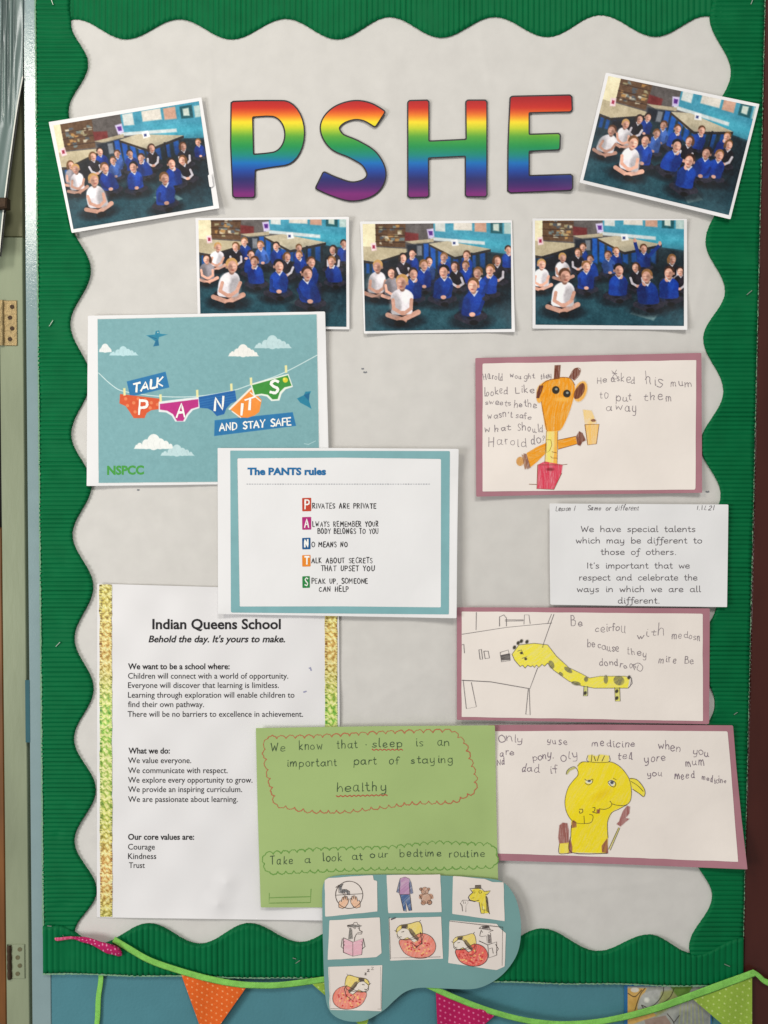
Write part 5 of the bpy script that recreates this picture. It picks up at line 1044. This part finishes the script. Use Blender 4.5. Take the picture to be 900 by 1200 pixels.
f_, l_ = sleeper(549, 1111.5, 1.08, 1, (222, 92, 82)); draw(cd[5], f_ + [fl(zb, [(565, 490), (622, 488), (622, 512), (560, 512)], (70, 62, 60), tex=hc), fl(zb, [(610, 560), (635, 570), (640, 640), (612, 640)], (110, 100, 96), tex=hc)], l_ + [zb(p) for p in ([(535, 510), (660, 528), (620, 545)], [(535, 510), (560, 490), (620, 488), (632, 520)], [(555, 525), (545, 555), (540, 575), (560, 582), (600, 575)], [(600, 575), (605, 640)], [(635, 550), (645, 640)], [(535, 620), (612, 655), (690, 628), (690, 745), (620, 770), (612, 655)], [(680, 650), (705, 690), (685, 720)], [(560, 535), (565, 545)], [(625, 690), (650, 680), (660, 730)], [(272, 445), (742, 500), (738, 838)])], (526, 1079, 592, 1136), lw=.45)
f_, l_ = sleeper(413.5, 1161, 1.13, -1); draw(cd[6], f_, l_ + [[(385.6, 1134), (387.4, 1182)], [(387, 1182), (446.4, 1182.6)], [(446.4, 1182.6), (446, 1133)]] + hand('z', 427, 429.4, 1142.5, 2.2) + hand('z', 430, 433, 1138.6, 2.6) + hand('z', 434.6, 438, 1136.4, 3), (385, 1132, 448, 1184), lw=.45)

# ================================================================== BUNTING
M_lime = mat('lime_green_ribbon', (128, 194, 88), 0.75, 0.13, 260, bump=0.8, bscale=1400, spec=0.25)
M_cloth = mat('spotted_cotton', None, 0.8, 0.07, 300, bump=0.5, bscale=1500, spec=0.1)
def ribbon(name, ctr, wd, dfn, parent, m=M_lime, label=None, fold=.5):
    C_ = np.array(cr(ctr, n=14)); T = np.gradient(C_, axis=0); T /= np.linalg.norm(T, axis=1, keepdims=True); Nn = np.stack([-T[:, 1], T[:, 0]], 1)
    ws = np.interp(np.linspace(0, 1, len(C_)), np.linspace(0, 1, len(wd)), wd); K = 7; V = []
    for k in range(K):
        v = -1 + 2 * k / (K - 1); p = C_ + Nn * (ws * .5 * v)[:, None]
        dd = dfn(C_[:, 0], C_[:, 1]) + fold * .4 * (1 - v * v) + .7 * v * np.sin(C_[:, 0] * .03) + .4 * np.sin(C_[:, 0] * .23 + C_[:, 1] * .1 + v * 1.2)
        V.append(np.column_stack([p, dd]))
    for k in range(K - 2, 0, -1):
        q = V[k].copy(); q[:, 2] -= .9; V.append(q)
    R = len(V); V = np.concatenate(V); n = len(C_); Fc = []
    for k in range(R):
        for i in range(n - 1):
            a = k * n + i; b = ((k + 1) % R) * n + i; Fc.append((a, b, b + 1, a + 1))
    return mkobj(name, Wn(V[:, 0], V[:, 1], V[:, 2]), Fc, m, parent, label=label)
def dots(base, dot, per=6.6, rad=.85, ang=.5):
    ca, sa = math.cos(ang), math.sin(ang)
    def f(x, y):
        u = (x * ca + y * sa) / per; v = (-x * sa + y * ca) / per; i = np.floor(v)
        du = (u + .5 * (i % 2)); du = (du - np.floor(du) - .5) * per; dv = (v - i - .5) * per
        du = du + .5 * np.sin(i * 2.3 + y * .05); t = .8 * np.clip((rad + .35 - np.hypot(du, dv)) / .7, 0, 1)[..., None]
        return alb(np.array(base) * (1 - t) + np.array(dot) * t)
    return f
bn = thing('bunting', 'lime green ribbon bunting with spotted orange, pink and lime pennants across the bottom', 'bunting', 480, 1200, 12)
dn = lambda x, y: 10.5 + 0 * np.asarray(x, float)
dbt = bend(9.6, [], .5, 91, 40)
ribbon('ribbon', [(133, 1101), (150, 1111), (178, 1126.5), (222, 1141), (254, 1149), (284, 1153.8), (320, 1154.8), (350, 1152), (378, 1148), (410, 1143), (440, 1140)], [8, 7.5, 7.5, 7.8, 7.5, 7.5, 7, 7], dn, bn)
ribbon('ribbon', [(470, 1138), (506, 1157), (540, 1172), (575, 1185), (610, 1194.5), (640, 1199), (665, 1200), (700, 1197.5), (735, 1191), (770, 1181.5), (800, 1171), (830, 1160), (860, 1149), (884, 1140)], [7, 7, 7, 7, 7, 8, 9, 9.5, 8.5], dn, bn)
ribbon('ribbon', [(881, 1138), (888, 1142.5), (895, 1149), (902, 1152.5), (950, 1176)], [5, 5.5, 6, 7, 7], dn, bn)
def pennant(pts, base, dot, lab, per=6.6, ang=.5, rad=.85):
    plate('pennant', poly_fn(pts), bbox(pts), lambda x, y: 9.0 + .9 * np.sin(x * .13 + y * .03) + (y - 1150) * .015, M_cloth, bn, cell=.9, thick=.4, colorfn=dots(base, dot, per, rad, ang), label=lab)
pennant([(212, 1141), (250, 1149), (290, 1155), (262, 1195), (242, 1224)], (214, 96, 36), (240, 190, 140), 'orange pennant with pale spots')
pennant([(510.5, 1158), (545, 1172), (582, 1188), (548, 1218), (514, 1236)], (172, 28, 84), (236, 160, 190), 'magenta pennant with pale spots', 6.2, .4, .9)
pennant([(812, 1171), (845, 1158), (881.4, 1143), (881.4, 1224), (846, 1200)], (142, 172, 66), (206, 220, 150), 'lime pennant with pale spots', 7.5, .55, .95)
pennant([(362, 1150), (400, 1146), (448, 1142), (428, 1207)], (140, 172, 66), (206, 220, 150), 'lime pennant mostly hidden behind the teal chart', 7.5, .55)
# crumpled pink pennant at the left end
ctr = np.array(cr([(64, 1100.4), (72, 1100), (86, 1099), (98, 1101.5), (110, 1105), (122, 1109.5), (134, 1113), (143, 1116)], n=10)); n = len(ctr)
wr = np.interp(np.linspace(0, 1, n), [0, .04, .3, .42, .6, .75, .9, .97, 1], [.8, 1.8, 1.6, 3.4, 4.4, 6.0, 5.6, 3.6, .8]); V = []; cols = []; Fc = []; K = 22
for i in range(n):
    for k in range(K):
        a = 2 * math.pi * k / K; rr = wr[i] * (1 + .20 * math.sin(3 * a + i * .14) + .10 * math.sin(7 * a + i * .21 + 1))
        V.append((ctr[i][0] + rr * .25 * math.cos(a), ctr[i][1] + rr * math.cos(a) + .3 * math.sin(i * .3), 11.5 + rr * .85 * math.sin(a)))
        spot = (math.sin(i * .9 + k * 1.1) * math.cos(k * 1.3 - i * .7)) > .82
        cols.append((236, 170, 200) if spot else ((176, 34, 92) if i > n * .28 else (196, 74, 110)))
for i in range(n - 1):
    for k in range(K): Fc.append((i * K + k, i * K + (k + 1) % K, (i + 1) * K + (k + 1) % K, (i + 1) * K + k))
V = np.array(V)
mkobj('pennant', Wn(V[:, 0], V[:, 1], V[:, 2]), Fc, M_cloth, bn, alb(np.array(cols)), label='magenta spotted pennant crumpled into a twist')
gr_ = thing('hanging_ribbon', 'short lime green ribbon hanging straight down below the lower left border', 'ribbon', 117, 1143, 4)
ribbon('ribbon', [(119, 1128), (118, 1150), (115.5, 1168), (114.5, 1190), (113, 1215), (112, 1300)], [6, 6, 6.5, 6, 6], lambda x, y: 3.0 + 0 * x, gr_)

# ================================================================== POSTERS BELOW THE BOARD
M_bfr = mat('blue_poster_edge', (40, 100, 148), 0.5, .05)
def artwork(label, x0, x1, y0, y1, seed, bgc):
    th = thing('poster', label, 'poster', (x0 + x1) / 2, y1, 1.5)
    o_ = [(x0, y0), (x1, y0 + 1), (x1, y1), (x0, y1)]; dp = bend(2.0, [(x0, y0, 30, 1.0)], .2, seed)
    plate('poster_edge', poly_fn(o_), bbox(o_), dp, M_bfr, th, cell=4, thick=.5)
    c = Canvas(x0 + 4, y0 + 3.5, x1 - (1.5 if seed == 1 else 0), y1 - 4, 1.8, bgc); return th, dp, c
th, dp, c = artwork('blue edged picture poster of rocks and leaves showing below the lower right border', 731.5, 834, 1152.5, 1290, 1, (150, 152, 144))
r = np.random.default_rng(8)
c.poly([(735, 1158), (758, 1158), (750, 1175), (770, 1190), (742, 1200), (735, 1200)], (196, 156, 84)); c.poly(cr([(748, 1184), (752, 1166), (768, 1160), (778, 1164), (770, 1178)], True), (170, 170, 166), soft=.8); c.ell(758, 1172, 3, 3, (216, 214, 206), soft=1.2); c.ell(744, 1160, 5, 3, (206, 200, 186)); c.poly([(786, 1156), (812, 1156), (806, 1166), (796, 1170), (790, 1164)], (96, 128, 56)); c.poly([(775, 1162), (788, 1160), (796, 1172), (784, 1182), (768, 1192)], (150, 152, 100), soft=1.5)
c.poly([(755, 1195), (780, 1190), (790, 1205), (760, 1215)], (142, 122, 110)); c.poly([(790, 1190), (832, 1172), (832, 1240), (788, 1230)], (128, 132, 128), soft=3)
for k in range(7): c.line([(798 + k * 4, 1175 + r.uniform(-3, 3)), (795 + k * 5, 1210)], 1.4, (150, 156, 100), al=.6)
for p in ([(744, 1184), (750, 1166), (756, 1158)], [(748, 1184), (766, 1178), (776, 1166), (778, 1156)], [(736, 1164), (744, 1168), (752, 1160)], [(766, 1182), (784, 1170), (790, 1158)], [(782, 1188), (790, 1200), (786, 1214)], [(756, 1184), (752, 1178), (760, 1182)], [(790, 1198), (796, 1190)]): c.line(cr(p), .8, (44, 36, 32))
c.noise(4, 5, 3); c.obj('printed_picture', dp, PRINT, th, thr=.5)
th, dp, c = artwork('pale blue picture poster at the very bottom right corner behind the ribbon', 846, 930, 1156, 1290, 2, (160, 172, 184))
c.poly([(887, 1206), (890, 1190), (898, 1182), (912, 1180), (912, 1240), (887, 1240)], (176, 128, 88)); c.line(cr([(887, 1206), (890, 1190), (898, 1182), (912, 1180)]), .8, (60, 40, 34)); c.ell(902, 1200, 4, 5, (206, 178, 150))
c.noise(3, 5, 5); c.obj('printed_picture', dp, PRINT, th, thr=.5)
